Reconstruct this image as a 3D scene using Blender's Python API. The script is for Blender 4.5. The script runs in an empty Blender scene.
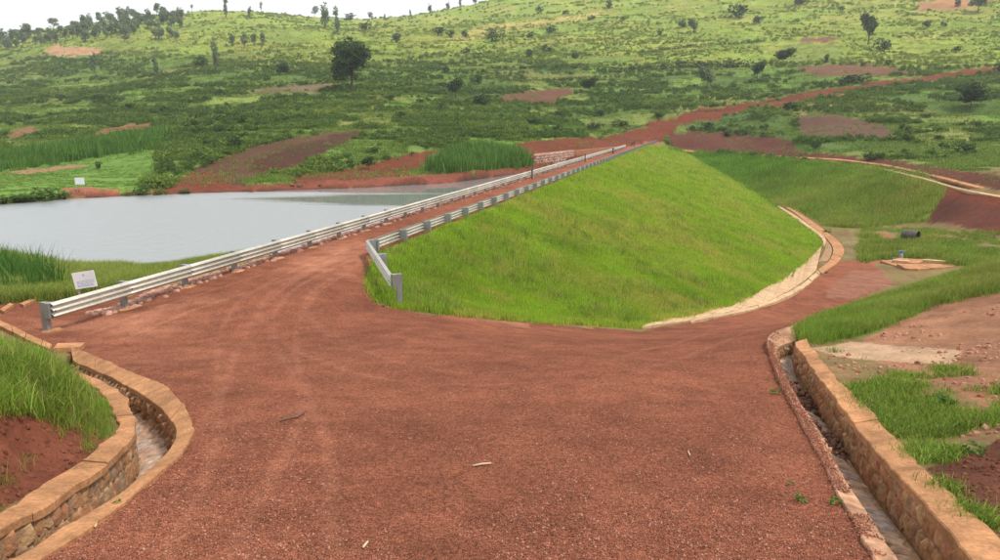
import bpy, math, random
import numpy as np
from mathutils import Matrix, Vector
rng = np.random.default_rng(7); random.seed(7)
S = bpy.context.scene; COL = S.collection
# ------------------------------------------------------------------ camera
F, CX, CY, EYE = 750., 500., 280., 5.2
PT = math.atan(157/750.)
cd = bpy.data.cameras.new('camera'); cam = bpy.data.objects.new('camera', cd); COL.objects.link(cam)
cd.sensor_width = 36; cd.lens = 36*F/1000; cd.clip_start = .05; cd.clip_end = 6000
cam.location = (0, 0, EYE); cam.rotation_euler = (math.pi/2-PT, 0, 0); S.camera = cam
S.render.resolution_x = 1024; S.render.resolution_y = 573
# ------------------------------------------------------------------ sky, sun, exposure
SUN_EL, SUN_AZ = math.radians(58), math.radians(115)      # azimuth clockwise from +Y
w = bpy.data.worlds.new('World'); S.world = w; w.use_nodes = True
nt = w.node_tree; nt.nodes.clear()
sky = nt.nodes.new('ShaderNodeTexSky'); sky.sky_type = 'NISHITA'; sky.sun_disc = False
sky.sun_elevation = SUN_EL; sky.sun_rotation = SUN_AZ; sky.dust_density = 3.0; sky.air_density = 1.0
tcn = nt.nodes.new('ShaderNodeTexCoord'); cn = nt.nodes.new('ShaderNodeTexNoise')
cn.inputs['Scale'].default_value = 2.2; cn.inputs['Detail'].default_value = 5
mpn = nt.nodes.new('ShaderNodeMapping'); mpn.inputs['Scale'].default_value = (1, 1, 2.5)
nt.links.new(tcn.outputs['Generated'], mpn.inputs['Vector']); nt.links.new(mpn.outputs[0], cn.inputs['Vector'])
ccr = nt.nodes.new('ShaderNodeValToRGB')
ccr.color_ramp.elements[0].position = .3; ccr.color_ramp.elements[0].color = (9.6, 10.2, 10.8, 1)
ccr.color_ramp.elements[1].position = .7; ccr.color_ramp.elements[1].color = (12.6, 12.7, 12.8, 1)
nt.links.new(cn.outputs[0], ccr.inputs[0])
mx = nt.nodes.new('ShaderNodeMix'); mx.data_type = 'RGBA'; mx.inputs[0].default_value = .85
nt.links.new(sky.outputs[0], mx.inputs[6]); nt.links.new(ccr.outputs[0], mx.inputs[7])
bg = nt.nodes.new('ShaderNodeBackground'); bg.inputs[1].default_value = .085
wo = nt.nodes.new('ShaderNodeOutputWorld')
nt.links.new(mx.outputs[2], bg.inputs[0]); nt.links.new(bg.outputs[0], wo.inputs[0])
sl = bpy.data.lights.new('sun', 'SUN'); sl.energy = 2.7; sl.angle = math.radians(9); sl.color = (1, .95, .86)
so = bpy.data.objects.new('sun', sl); COL.objects.link(so)
sd = Vector((math.sin(SUN_AZ)*math.cos(SUN_EL), math.cos(SUN_AZ)*math.cos(SUN_EL), math.sin(SUN_EL)))
so.rotation_euler = sd.to_track_quat('Z', 'Y').to_euler(); so.location = (0, 0, 60)
vs = S.view_settings; vs.view_transform = 'Standard'; vs.look = 'None'; vs.exposure = 0.52; vs.gamma = 1
vs.use_curve_mapping = False
# ------------------------------------------------------------------ pixel <-> world
cP, sP = math.cos(PT), math.sin(PT)
def ray(px, py):
    x = (np.asarray(px, float)-CX)/F; v = (CY-np.asarray(py, float))/F
    return x, cP+v*sP, v*cP-sP
def Pz(px, py, z):
    x, y, q = ray(px, py); t = (z-EYE)/q; return np.array([x*t, y*t, EYE+q*t])
def PY(px, py, Y):
    x, y, q = ray(px, py); t = Y/y; return np.array([x*t, y*t, EYE+q*t])
def proj(X, Y, Z):
    dz = Z-EYE; d = np.maximum(Y*cP-dz*sP, 1e-3); u = Y*sP+dz*cP
    px = CX+F*X/d; py = CY-F*u/d
    bad = (Y*cP-dz*sP) < .05
    return np.where(bad, -9999, px), np.where(bad, 9999, py)
def inpoly(u, v, poly):
    r = np.zeros(np.shape(u), bool); n = len(poly)
    for i in range(n):
        x1, y1 = poly[i]; x2, y2 = poly[(i+1) % n]
        if y1 == y2: continue
        c = ((y1 > v) != (y2 > v)) & (u < (x2-x1)*(v-y1)/(y2-y1)+x1)
        r ^= c
    return r
def pldist(x, y, pl):
    d = np.full(np.shape(x), 1e9)
    for (a, b), (c, e) in zip(pl[:-1], pl[1:]):
        L = (c-a)**2+(e-b)**2+1e-12
        t = np.clip(((x-a)*(c-a)+(y-b)*(e-b))/L, 0, 1)
        d = np.minimum(d, np.hypot(x-a-t*(c-a), y-b-t*(e-b)))
    return d
def sstep(a, b, x):
    t = np.clip((x-a)/(b-a), 0, 1); return t*t*(3-2*t)
def vnoise(x, y, seed=0):
    x = np.asarray(x, float); y = np.asarray(y, float)
    ix = np.floor(x).astype(np.int64); iy = np.floor(y).astype(np.int64); fx = x-ix; fy = y-iy
    fx = fx*fx*(3-2*fx); fy = fy*fy*(3-2*fy)
    def h(a, b):
        n = (a*374761393+b*668265263+seed*1442695041) & 0xffffffff
        n = ((n ^ (n >> 13))*1274126177) & 0xffffffff
        return ((n ^ (n >> 16)) & 0xffff)/65535.
    return (h(ix, iy)*(1-fx)+h(ix+1, iy)*fx)*(1-fy)+(h(ix, iy+1)*(1-fx)+h(ix+1, iy+1)*fx)*fy
def fbm(x, y, seed=0, o=4):
    s = 0; a = .5; t = 0
    for k in range(o):
        s = s+a*vnoise(x*2**k, y*2**k, seed+k*17); t += a; a *= .5
    return s/t
# ------------------------------------------------------------------ terrain heights
TH = math.atan(.2675); D = np.array([math.sin(TH), math.cos(TH)]); N = np.array([D[1], -D[0]])
A0 = np.array([-9.85, 18.1])                               # dam axis start
def es(x, y): return (x-A0[0])*N[0]+(y-A0[1])*N[1], (x-A0[0])*D[0]+(y-A0[1])*D[1]
DAM_END = 205.
def axis(s, e, z=0.): p = A0+D*s+N*e; return np.array([p[0], p[1], z])
def plane(Y): return 2.75-.152*Y
C = []
def cz(px, py, z): C.append(Pz(px, py, z))
def cy(px, py, Y): C.append(PY(px, py, Y))
def cg(px, py, dz=0.):
    lo, hi = .5, 60.
    for _ in range(50):
        m = .5*(lo+hi); q = PY(px, py, m)
        if q[2] > plane(m)+dz: lo = m
        else: hi = m
    C.append(PY(px, py, lo))
for x in (-250, 60, 300, 500, 700, 950, 1250):
    for y in (640, 560, 480, 420): cg(x, y)
for x in (120, 300, 480, 640): cg(x, 370)
for x in (200, 330, 420): cg(x, 335)
cg(730, 380); cg(765, 350); cg(850, 380, .05); cg(940, 400, .1); cg(1050, 430, .2); cg(1000, 370, .25); cg(860, 348, .12); cg(960, 340, .3)
for q in ((0, 0, 2.75), (-6, -6, 3.6), (6, -6, 3.6), (-20, -10, 6), (20, -10, 5.5), (0, -30, 7), (-60, -30, 18), (60, -30, 14), (-25, 6, 4.5), (18, 6, 2.8)): C.append(np.array(q, float))
cy(850, 318, 19.5); cy(920, 292, 21.5); cy(1000, 262, 24); cy(1100, 235, 27)
for q in ((26, 40, -4.9), (17, 36, -4.6), (40, 55, -6.4), (50, 66, -6.8), (60, 45, -2)): C.append(np.array(q, float))
cz(391, 306, -.3); cz(330, 275, 0); cz(280, 285, 0); cz(56, 331, 0); cz(180, 300, 0)
cz(450, 314, -.8); cz(500, 319, -1.4); cz(570, 324, -2.2); cz(640, 327, -3.0); cz(700, 318, -3.6); cz(760, 309, -4.5); cz(740, 325, -2.9)
cz(800, 292, -5.7); cz(790, 325, -2.5); cz(850, 280, -6.4); cz(835, 262, -7.3); cz(880, 265, -7.1); cz(950, 266, -6.8); cz(910, 238, -7.1)
cz(843, 250, -7.6); cz(800, 218, -7.8); cz(778, 206, -7.7); cz(870, 228, -7.4); cz(985, 250, -6.6)
cy(850, 200, 112); cy(850, 170, 138); cy(760, 180, 150); cy(700, 158, 190); cy(935, 222, 92); cy(960, 205, 90); cy(1000, 196, 88); cy(1000, 230, 80)
cy(930, 177, 108); cy(870, 166, 135); cy(820, 160, 152); cy(760, 156, 172); cy(700, 152.5, 198); cy(670, 150, 212)
cz(0, 318, .0); cz(0, 302, -.2); cz(100, 296, -.4); cz(60, 285, -.9); cz(20, 270, -2.2); cz(-150, 300, .6); cz(-200, 260, -1.5)
cz(150, 270, -3); cz(70, 264, -3); cz(-40, 255, -3); cz(250, 255, -2.6)
for q in ((100, 235), (300, 215), (430, 196), (0, 228), (200, 207)): cz(*q, -5)
for q in ((0, 204), (70, 199), (150, 195), (230, 192), (300, 190), (380, 187), (450, 183), (530, 172), (-120, 210)): cz(*q, -3)
for q in ((0, 200), (70, 195), (150, 190.5), (190, 189), (230, 187.5), (270, 186), (300, 184.5), (340, 183), (380, 181), (420, 178), (450, 175), (490, 171)): cz(*q, -2.2)
cy(0, 166, 128); cy(80, 158, 132); cy(150, 150, 138); cy(170, 178, 108); cy(0, 150, 158); cy(-200, 165, 130)
cy(0, 123, 225); cy(0, 90, 370); cy(0, 60, 560); cy(0, 39, 800); cy(-200, 70, 800); cy(-200, 110, 300)
cy(150, 122, 200); cy(150, 90, 300); cy(150, 50, 500); cy(150, 16, 760); cy(80, 25, 780)
cy(240, 178, 108); cy(300, 158, 122); cy(340, 132, 160); cy(352, 92, 255); cy(350, 60, 370); cy(300, 38, 520); cy(240, 12, 720); cy(330, 22, 700)
cy(400, 160, 128); cy(480, 160, 140); cy(520, 140, 160); cy(500, 110, 235); cy(500, 80, 320); cy(490, 45, 450); cy(490, 20, 620); cy(430, 13, 760); cy(500, -2, 780)
cy(640, 138, 200); cy(650, 112, 250); cy(650, 85, 310); cy(650, 55, 400); cy(650, 25, 520); cy(650, 0, 640); cy(650, -25, 800)
cy(800, 135, 185); cy(800, 105, 245); cy(800, 75, 320); cy(800, 35, 440); cy(800, 0, 570); cy(800, -40, 780)
cy(1000, 165, 118); cy(1000, 130, 170); cy(1000, 95, 235); cy(1000, 62, 320); cy(1000, 30, 420); cy(1000, 0, 520); cy(1200, 130, 150); cy(1200, 60, 300); cy(1200, -40, 700)
for a, r, z in ((-40, 1300, 60), (-15, 1300, 70), (5, 1300, 90), (25, 1300, 130), (45, 1300, 140), (90, 1300, 120), (-90, 1300, 110), (180, 1300, 160), (120, 200, 30), (-120, 200, 40), (90, 150, 10), (-75, 120, -2), (180, 200, 40), (65, 120, 2)):
    a = math.radians(a); C.append(np.array((r*math.sin(a), r*math.cos(a), z), float))
C = np.array(C)
def warp(x, y):
    r = np.hypot(x, y)+1.2; return np.arctan2(x, y)*1.6, np.log(r)
cu, cv = warp(C[:, 0], C[:, 1])
def U(d2): return .5*d2*np.log(d2+1e-12)
n = len(C); K = U((cu[:, None]-cu)**2+(cv[:, None]-cv)**2)
# heights are interpolated as height/range so that near and far relief weigh alike
RS = np.hypot(C[:, 0], C[:, 1])+6
A = np.zeros((n+3, n+3)); A[:n, :n] = K+np.eye(n)*2e-4; A[:n, n] = 1; A[:n, n+1] = cu; A[:n, n+2] = cv; A[n:, :n] = A[:n, n:].T
W = np.linalg.solve(A, np.concatenate([C[:, 2]/RS, np.zeros(3)]))
def znat(x, y):
    sh = np.shape(x); x = np.ravel(x); y = np.ravel(y); out = np.empty(x.size)
    for i in range(0, x.size, 20000):
        u, v = warp(x[i:i+20000], y[i:i+20000])
        out[i:i+20000] = U((u[:, None]-cu)**2+(v[:, None]-cv)**2) @ W[:n]+W[n]+W[n+1]*u+W[n+2]*v
    return (out*(np.hypot(x, y)+6)).reshape(sh)
LDR_IN = [(-40, 592), (21, 558), (69, 526), (124, 491), (148, 470), (171, 447), (177, 431), (169, 416), (150, 397), (124, 382), (94, 367), (73, 359)]
LDR_OUT = [(0, 592), (47, 558), (107, 517), (171, 466), (188, 446), (193, 431), (184, 410), (163, 389), (129, 374), (90, 359), (71, 352)]
LDL_IN = [(-60, 574), (0, 532), (43, 509), (86, 479), (111, 459), (129, 444), (135, 433), (131, 416), (120, 397), (103, 386), (84, 378), (66, 371)]
LDL_OUT = [(-60, 560), (0, 519), (26, 500), (60, 476), (92, 457), (113, 438), (116, 423), (107, 401), (92, 388), (74, 381), (56, 374)]
RDL_IN = [(797, 336), (777, 346), (785, 372), (800, 400), (825, 440), (850, 487), (870, 520), (898, 565), (925, 605)]
RDL_OUT = [(795, 330), (768, 342), (775, 372), (788, 400), (810, 440), (835, 490), (852, 520), (876, 565), (899, 605)]
RDR_IN = [(795, 346), (820, 380), (850, 420), (882, 460), (918, 500), (955, 545), (1000, 600)]
RDR_OUT = [(806, 343), (835, 380), (873, 420), (912, 460), (955, 500), (1000, 545), (1055, 600)]
# polar grid
th = np.concatenate([np.arange(-180, -46, 3.), np.arange(-46, 46, .22), np.arange(46, 180.01, 3.)])
rr = [.7]
while rr[-1] < 1500:
    r = rr[-1]; rr.append(r*(1.03 if r < 3.5 else 1.0058 if r < 26 else 1.009 if r < 120 else 1.0115))
rr = np.array(rr); TR, RR = np.meshgrid(np.radians(th), rr); GX = RR*np.sin(TR); GY = RR*np.cos(TR)
Zn = znat(GX, GY)
e_, s_ = es(GX, GY)
zd = np.where(e_ > 2.1, -(e_-2.1)/3., np.where(e_ < -2.2, (e_+2.2)/2.6, 0.))
zd = zd-np.maximum(0, 4-s_)*.25-np.maximum(0, s_-DAM_END)*.2
zd = np.where((e_ > -40) & (e_ < 60), zd, -99.)
SH = np.array([Pz(*q, -3.) for q in ((-400, 222), (-120, 210), (0, 204), (70, 199), (150, 195), (230, 192), (300, 190), (380, 187), (450, 183), (530, 172), (560, 166))])
ys = np.interp(GX, SH[:, 0], SH[:, 1])+1.5*(fbm(GX/6, GX*0, 88)-.5)*2
lift = (GY-ys)
Zn = np.where((e_ < 6) & (lift > 0) & (GX > -330), np.maximum(Zn, -3+np.minimum(.9, lift*.35)), Zn)
Zn = np.where((e_ < 0) & (lift <= 0) & (RR > 55) & (RR < 400) & (GY > 45), np.minimum(Zn, -3-np.minimum(1, -lift*.3)), Zn)
dam = zd > Zn
Z0 = np.maximum(Zn, zd)
# fade the approach to the crest: no natural ground stands above the crest strip
cr = (np.abs(e_) < 2.6) & (s_ > 14) & (s_ < DAM_END-4)
Z0 = np.where(cr, np.minimum(Z0, .0+np.maximum(zd, -.2)), Z0)
U0, V0 = proj(GX, GY, Z0)
# left bank beyond the drain
hill = sstep(150, 230, RR)*(1-dam)
TER = 3.4
tw = Z0+2.2*(fbm(GX/60, GY/60, 5)-.5)*2
fr = tw/TER-np.floor(tw/TER)
tz = TER*(np.floor(tw/TER)+sstep(.45, .95, fr))
Z0 = Z0+hill*(.55*(tz-tw)+ (fbm(GX/28, GY/28, 9)-.5)*np.minimum(RR, 500)*.012+(fbm(GX/7, GY/7, 19)-.5)*1.2)
near = (1-sstep(60, 120, RR))
off = np.where(dam & (np.abs(e_) < 2.5), .25, 1.)
Z0 = Z0+near*off*((fbm(GX/2.3, GY/2.3, 3)-.5)*.10+(fbm(GX/.5, GY/.5, 4, 3)-.5)*.025)
Z0 = Z0+np.where(dam & (e_ > 4), (fbm(GX/6, GY/6, 8)-.5)*.2, 0)
def interp(G, x, y):
    r = np.hypot(x, y); t = np.degrees(np.arctan2(x, y))
    fi = np.interp(r, rr, np.arange(len(rr))); fj = np.interp(t, th, np.arange(len(th)))
    i = np.clip(fi.astype(int), 0, len(rr)-2); j = np.clip(fj.astype(int), 0, len(th)-2); a = fi-i; b = fj-j
    return (G[i, j]*(1-b)+G[i, j+1]*b)*(1-a)+(G[i+1, j]*(1-b)+G[i+1, j+1]*b)*a
ZB = Z0
def Zt(x, y): return interp(ZB, np.asarray(x, float), np.asarray(y, float))
def hit(px, py, y0=1.5, y1=1100.):
    x, y, q = [float(k) for k in ray(px, py)]
    ts = np.geomspace(y0/y, y1/y, 3000); d = EYE+q*ts-Zt(x*ts, y*ts)
    k = np.where(d < 0)[0]
    if not len(k): return np.array([x*ts[-1], y*ts[-1], EYE+q*ts[-1]])
    k = max(k[0], 1); a = d[k-1]/(d[k-1]-d[k]+1e-12); t = ts[k-1]+(ts[k]-ts[k-1])*a
    return np.array([x*t, y*t, EYE+q*t])
def hits(pl, **k): return np.array([hit(*p, **k) for p in pl])
def smooth_pl(P, step):
    P = np.asarray(P, float); Q = [P[0]]
    for i in range(len(P)-1):
        p0 = P[max(i-1, 0)]; p1 = P[i]; p2 = P[i+1]; p3 = P[min(i+2, len(P)-1)]
        m = max(2, int(np.linalg.norm(p2-p1)/step*2))
        for k in range(1, m+1):
            t = k/m
            Q.append(.5*((2*p1)+(-p0+p2)*t+(2*p0-5*p1+4*p2-p3)*t*t+(-p0+3*p1-3*p2+p3)*t**3))
    Q = np.array(Q); L = np.concatenate([[0], np.cumsum(np.linalg.norm(np.diff(Q, axis=0), axis=1))])
    s = np.linspace(0, L[-1], max(2, int(L[-1]/step)+1))
    return np.stack([np.interp(s, L, Q[:, k]) for k in range(3)], 1)
def gauss1(a, k=5):
    w = np.ones(k)/k; return np.convolve(np.pad(a, k//2, mode='edge'), w, mode='valid')
def dpair(pin, pout, step=.12, dz=.03):
    """two matching edge polylines resampled to the same count"""
    a = smooth_pl(hits(pin), step); b = smooth_pl(hits(pout), step); m = len(a)
    t = np.linspace(0, 1, len(b)); T = np.linspace(0, 1, m)
    b = np.stack([np.interp(T, t, b[:, k]) for k in range(3)], 1)
    z = gauss1(gauss1((a[:, 2]+b[:, 2])/2, 9), 9)+dz
    a[:, 2] = z; b[:, 2] = z
    return a, b
LR = dpair(LDR_IN, LDR_OUT); LL = dpair(LDL_IN, LDL_OUT, dz=.05); RL = dpair(RDL_IN, RDL_OUT, dz=.02); RRt = dpair(RDR_IN, RDR_OUT, dz=.06)
def trench(pa, pb):
    ma = (pa[0]+pa[1])/2; mb = (pb[0]+pb[1])/2
    return [tuple(p[:2]) for p in ma]+[tuple(p[:2]) for p in mb[::-1]]
T1 = trench(LR, LL); T2 = trench(RL, RRt)
# left bank: rises behind the drain's far wall
lb = [tuple(p[:2]) for p in LL[1]]; lpoly = lb+[(-60, lb[-1][1]+9), (-60, -5)]
inl = inpoly(GX, GY, lpoly) & (RR < 40); dl = pldist(np.where(inl, GX, 1e3), np.where(inl, GY, 1e3), lb)
ext = pldist(np.where(inl, GX, 1e3), np.where(inl, GY, 1e3), [lb[-1], (-60, lb[-1][1]+9)])
bank = np.where(inl, .8*sstep(0.02, 1.1, dl)*sstep(.2, 2.2, ext)+.35*sstep(1, 4, dl)*sstep(.5, 3, ext), 0)
bank = bank*(1+.35*(fbm(GX/.8, GY/.8, 33)-.5)*2)
Z0 = Z0+bank; ZB = Z0
ZG = Z0.copy()
ZG = np.where((inpoly(GX, GY, T1) | inpoly(GX, GY, T2)) & (RR < 30), ZG-.95, ZG)
U0, V0 = proj(GX, GY, Z0)
# ------------------------------------------------------------------ ground cover map (albedo by zone)
ROADP = [(-200, 620), (21, 558), (171, 446), (124, 382), (73, 356), (48, 345), (0, 325), (-60, 312), (-60, 300), (55, 303), (130, 296), (200, 276), (316, 238), (600, 146), (668, 133), (690, 136), (640, 152), (440, 229), (398, 247), (366, 262), (366, 285), (378, 306), (440, 315), (520, 322), (640, 331), (740, 313), (800, 288.5), (839, 261), (868, 262), (893, 283), (798, 330), (777, 346), (800, 400), (825, 440), (895, 560), (930, 640)]
DAMG = [(378, 258), (370, 285), (382, 303), (400, 308), (450, 314), (520, 321), (636, 328), (690, 316), (740, 303), (774, 285), (805, 264), (822, 246), (818, 236), (790, 216), (776, 206), (690, 155), (668, 147), (645, 146), (600, 163), (440, 229), (398, 247)]
VALG = [(668, 150), (760, 157), (870, 168), (947, 189), (925, 222), (850, 229), (826, 226), (800, 210), (776, 206), (690, 155)]
jx = (fbm(GX/1.1, GY/1.1, 41)-.5)*2; jy = (fbm(GX/1.1, GY/1.1, 43)-.5)*2
jx2 = (fbm(GX/9, GY/9, 45)-.5)*2; jy2 = (fbm(GX/9, GY/9, 47)-.5)*2
u = U0+jx*np.clip(9*12/RR, 0, 14)+jx2*6*(RR > 60); v = V0+jy*np.clip(5*12/RR, 0, 8)+jy2*2.6*(RR > 60)+jy*1.2*(RR > 60)
GRASSC = np.array([.105, .155, .022]); SOIL = np.array([.24, .072, .042])
tint = np.empty(GX.shape+(3,)); zone = np.zeros(GX.shape, int)
n1 = fbm(GX/3, GY/3, 51)[..., None]
tint[:] = np.array([.165, .115, .048])*(.7+.6*n1)               # default near: grassy soil
# hillside: patchwork of fields along the contour
kk = np.floor(tw/TER).astype(int); kf = kk//2
cell = np.floor((GX+18*vnoise(GX/50, GY/50, 61))/(26+14*vnoise(kf*3.7, kf*0+.5, 62))+kf*.37).astype(int)
hv = vnoise(kf*7.31+.5, cell*3.17+.5, 63); hv2 = vnoise(kf*5.71+.5, cell*2.13+.5, 64)
pal = np.array([[.080, .130, .030], [.095, .150, .030], [.105, .160, .032], [.070, .112, .028], [.15, .175, .042], [.12, .20, .034], [.15, .135, .045], [.17, .17, .05]])
hc = (.85*pal[np.clip((hv*8).astype(int), 0, 7)]+.15*pal[1])*(.85+.3*hv2[..., None])
dry = sstep(74, 50, V0+.02*(500-U0)+14*(fbm(GX/70, GY/70, 71)-.5)*2)  # dry grass on the upper slope; also paints it sunlit above the cloud-shaded middle
dry_sunlit_pal = np.array([[.20, .25, .045], [.225, .255, .05], [.17, .235, .042], [.25, .24, .06], [.20, .26, .042], [.16, .22, .042], [.215, .25, .048], [.235, .26, .052]])
dc = (.7*dry_sunlit_pal[np.clip((hv*8).astype(int), 0, 7)]+.3*dry_sunlit_pal[0])*(.9+.2*hv2[..., None])
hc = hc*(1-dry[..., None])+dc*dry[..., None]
hn = fbm(GX/5, GY/5, 73)[..., None]; hn2 = fbm(GX/16, GY/40, 74)[..., None]
hc = hc*(.62+.5*hn+.3*hn2)
fw = sstep(100, 125, GY)*(1-dam); fw = np.maximum(fw, (GY > 75)*(V0 < 195)*(e_ < -3)*1.)[..., None]
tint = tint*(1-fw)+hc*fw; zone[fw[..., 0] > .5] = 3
grav = np.zeros(GX.shape)
def paint(poly, col, amp=.25, ymin=0, ymax=2000, sc=4., z=None, g=0., edge=None, ex=None):
    m = inpoly(u, v, poly) & (GY > ymin) & (GY < ymax)
    if ex is not None: m &= ex
    nn = fbm(GX/sc, GY/sc, 81)[..., None]*.7+.3*fbm(GX/(sc*.2), GY/(sc*.2), 82)[..., None]
    tint[m] = (np.array(col)*(1+amp*2*(nn-.5)))[m]; grav[m] = g
    if z is not None: zone[m] = z
# far ground
LAWN = [(-80, 196), (-80, 172), (0, 166), (80, 157), (160, 149), (152, 170), (140, 190), (60, 197), (0, 199)]
paint(LAWN, (.105, .185, .032), .35, 70, 150, 14)
paint([(0, 172), (70, 165), (95, 166), (20, 176)], (.24, .14, .07), .3, 70, 150, 10)
paint([(60, 187), (85, 186), (130, 189), (120, 192), (60, 191)], (.26, .10, .055), .3, 70, 150, 10)
RED = (.125, .034, .017); DRK = (.060, .025, .015); BRN = (.085, .042, .023)
paint([(168, 187), (200, 166), (255, 146), (330, 131), (372, 131), (330, 148), (285, 172), (240, 184)], BRN, .35, 70, 200, 12)
paint([(255, 160), (300, 145), (370, 132), (330, 148), (290, 172), (250, 172)], DRK, .25, 70, 200, 9)
paint([(168, 187), (185, 176), (200, 172), (235, 180), (225, 187)], RED, .3, 70, 200, 6)
paint([(330, 134), (366, 132), (352, 143), (330, 147)], DRK, .2, 70, 220)
paint([(60, 198), (75, 190), (115, 193), (150, 192), (165, 186), (290, 184), (420, 174), (545, 163), (545, 176), (440, 187), (300, 192), (160, 196)], (.15, .048, .03), .45, 70, 170, 7)
paint([(285, 180), (300, 174), (345, 168), (405, 156), (438, 148), (425, 164), (408, 176), (300, 184)], RED, .35, 70, 190, 5)
paint([(512, 166), (516, 142), (560, 139), (605, 138), (650, 124), (700, 110), (760, 101), (830, 88), (920, 76), (1010, 64), (1010, 71), (900, 84), (850, 91), (790, 104), (740, 112), (700, 122), (672, 128), (664, 140), (640, 147), (600, 156), (540, 168)], RED, .35, 100, 420, 6)
paint([(668, 151), (668, 135), (690, 132), (740, 134), (790, 140), (800, 150), (880, 160), (1010, 176), (1010, 192), (900, 168), (800, 158), (720, 153)], (.095, .032, .021), .35, 80, 260, 7)
paint([(795, 117), (835, 115), (885, 125), (897, 139), (850, 138), (800, 136)], (.10, .054, .034), .2, 90, 300, 9)
paint([(930, 205), (945, 190), (1010, 200), (1010, 236), (990, 234), (960, 226), (925, 222)], (.10, .034, .022), .4, 60, 130, 5)
paint([(945, 190), (955, 186), (1010, 199), (1010, 206), (960, 202)], RED, .3, 60, 130, 5)
paint([(492, 104), (505, 95), (562, 88), (580, 90), (552, 103)], (.115, .05, .03), .3, 100, 400, 10)
paint([(420, 103), (450, 90), (480, 88), (500, 92), (470, 104)], (.06, .10, .025), .2, 100, 400)
paint([(470, 118), (490, 104), (528, 105), (525, 122), (480, 126)], (.13, .24, .03), .25, 100, 400)
paint([(585, 72), (600, 66), (608, 70), (590, 76)], (.16, .32, .03), .15, 100, 500)
paint([(240, 92), (300, 84), (345, 82), (330, 90), (270, 95)], (.13, .10, .05), .4, 100, 500, 6)
paint([(65, 140), (110, 128), (150, 123), (152, 128), (110, 136), (80, 142)], (.22, .08, .05), .25, 100, 400)
paint([(0, 135), (30, 127), (40, 132), (10, 143)], (.17, .09, .045), .25, 100, 400)
paint([(44, 52), (55, 45), (100, 48), (98, 55), (60, 57)], (.36, .2, .11), .35, 300, 900, 9)
paint([(915, 12), (920, 2), (960, -2), (1000, -2), (980, 6), (940, 12)], (.30, .15, .075), .3, 300, 900, 20)
paint([(795, 66), (860, 64), (930, 72), (880, 76), (810, 76)], (.13, .065, .035), .4, 150, 500, 10)
paint([(800, 38), (840, 37), (835, 42), (800, 42)], (.15, .06, .04), .3, 150, 600, 10)
paint([(450, 38), (490, 25), (600, 12), (600, 17), (500, 34), (455, 44)], (.36, .29, .10), .3, 200, 900, 30)
FIELDS = [[(20, 110), (90, 104), (95, 110), (30, 118)], [(180, 99), (262, 96), (255, 104), (190, 107)], [(380, 100), (440, 97), (430, 106), (385, 108)], [(338, 113), (400, 112), (392, 124), (335, 127)], [(110, 92), (200, 86), (206, 91), (125, 97)], [(40, 84), (110, 80), (105, 87), (45, 91)], [(640, 95), (702, 90), (705, 98), (650, 103)], [(520, 76), (590, 72), (598, 76), (530, 82)], [(672, 80), (700, 78), (700, 86), (674, 88)], [(775, 45), (845, 44), (838, 61), (788, 63)], [(735, 85), (802, 82), (800, 90), (740, 92)], [(900, 135), (960, 130), (1000, 138), (930, 146)], [(560, 60), (640, 56), (636, 62), (566, 66)], [(270, 108), (325, 104), (318, 112), (275, 114)]]
for k_, q_ in enumerate(FIELDS): paint(q_, ((.13, .19, .035), (.16, .20, .045), (.11, .18, .03), (.17, .175, .05))[k_ % 4], .4, 100, 700, 5)
paint(VALG, (.11, .165, .022), .5, 60, 215, 9)
paint([(700, 175), (800, 205), (930, 222), (945, 192), (870, 190), (780, 178)], (.12, .17, .028), .35, 60, 215, 9)
# near ground
paint([(825, 262), (850, 228), (1010, 236), (1010, 275), (960, 266), (890, 264)], (.165, .125, .055), .55, 55, 110, 3)
paint([(845, 262), (870, 250), (885, 240), (870, 233), (885, 232), (905, 244), (890, 256), (872, 264)], (.27, .10, .06), .3, 50, 110, 3)
paint([(905, 240), (930, 235), (960, 236), (935, 243)], (.30, .14, .09), .3, 50, 110, 3)
paint([(810, 330), (1010, 262), (1010, 300), (900, 322), (862, 336)], (.085, .16, .022), .35, 12, 34, 1.2)
paint([(862, 340), (900, 322), (940, 300), (1010, 282), (1010, 420), (960, 395), (900, 372), (850, 352)], (.25, .12, .068), .5, 8, 34, 1.0)
paint([(810, 350), (850, 340), (960, 352), (950, 366), (860, 360)], (.36, .23, .14), .35, 8, 34, .8)
paint([(822, 362), (880, 380), (950, 395), (1010, 415), (1010, 500), (955, 480), (900, 440)], (.20, .125, .058), .6, 5, 30, .6)
paint([(930, 470), (1000, 440), (1060, 450), (1080, 620), (1030, 560)], (.10, .038, .024), .4, 3, 12, .4)
paint([(-100, 570), (0, 512), (60, 478), (104, 445), (95, 400), (40, 385), (-100, 410)], (.15, .048, .027), .4, 3, 14, .5)
paint(DAMG, (.115, .175, .024), .3, 10, 230, 5, z=2)
crest = (np.abs(e_) < 2.3) & (s_ > 2) & (s_ < DAM_END)
rm = inpoly(u, v, ROADP) & (GY < 75) & ((e_ > -2.6) | (s_ < 12)) & ~(inpoly(u, v, DAMG))
rm |= crest & ~inpoly(GX, GY, lpoly) & ~inpoly(u, v, DAMG)
nr = fbm(GX/2.2, GY/2.2, 91)[..., None]; nr2 = fbm(GX/.35, GY/.35, 92)[..., None]
rc = np.array([.272, .095, .053])*(.58+.62*nr+.22*nr2)
trk = np.zeros(GX.shape)
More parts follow.
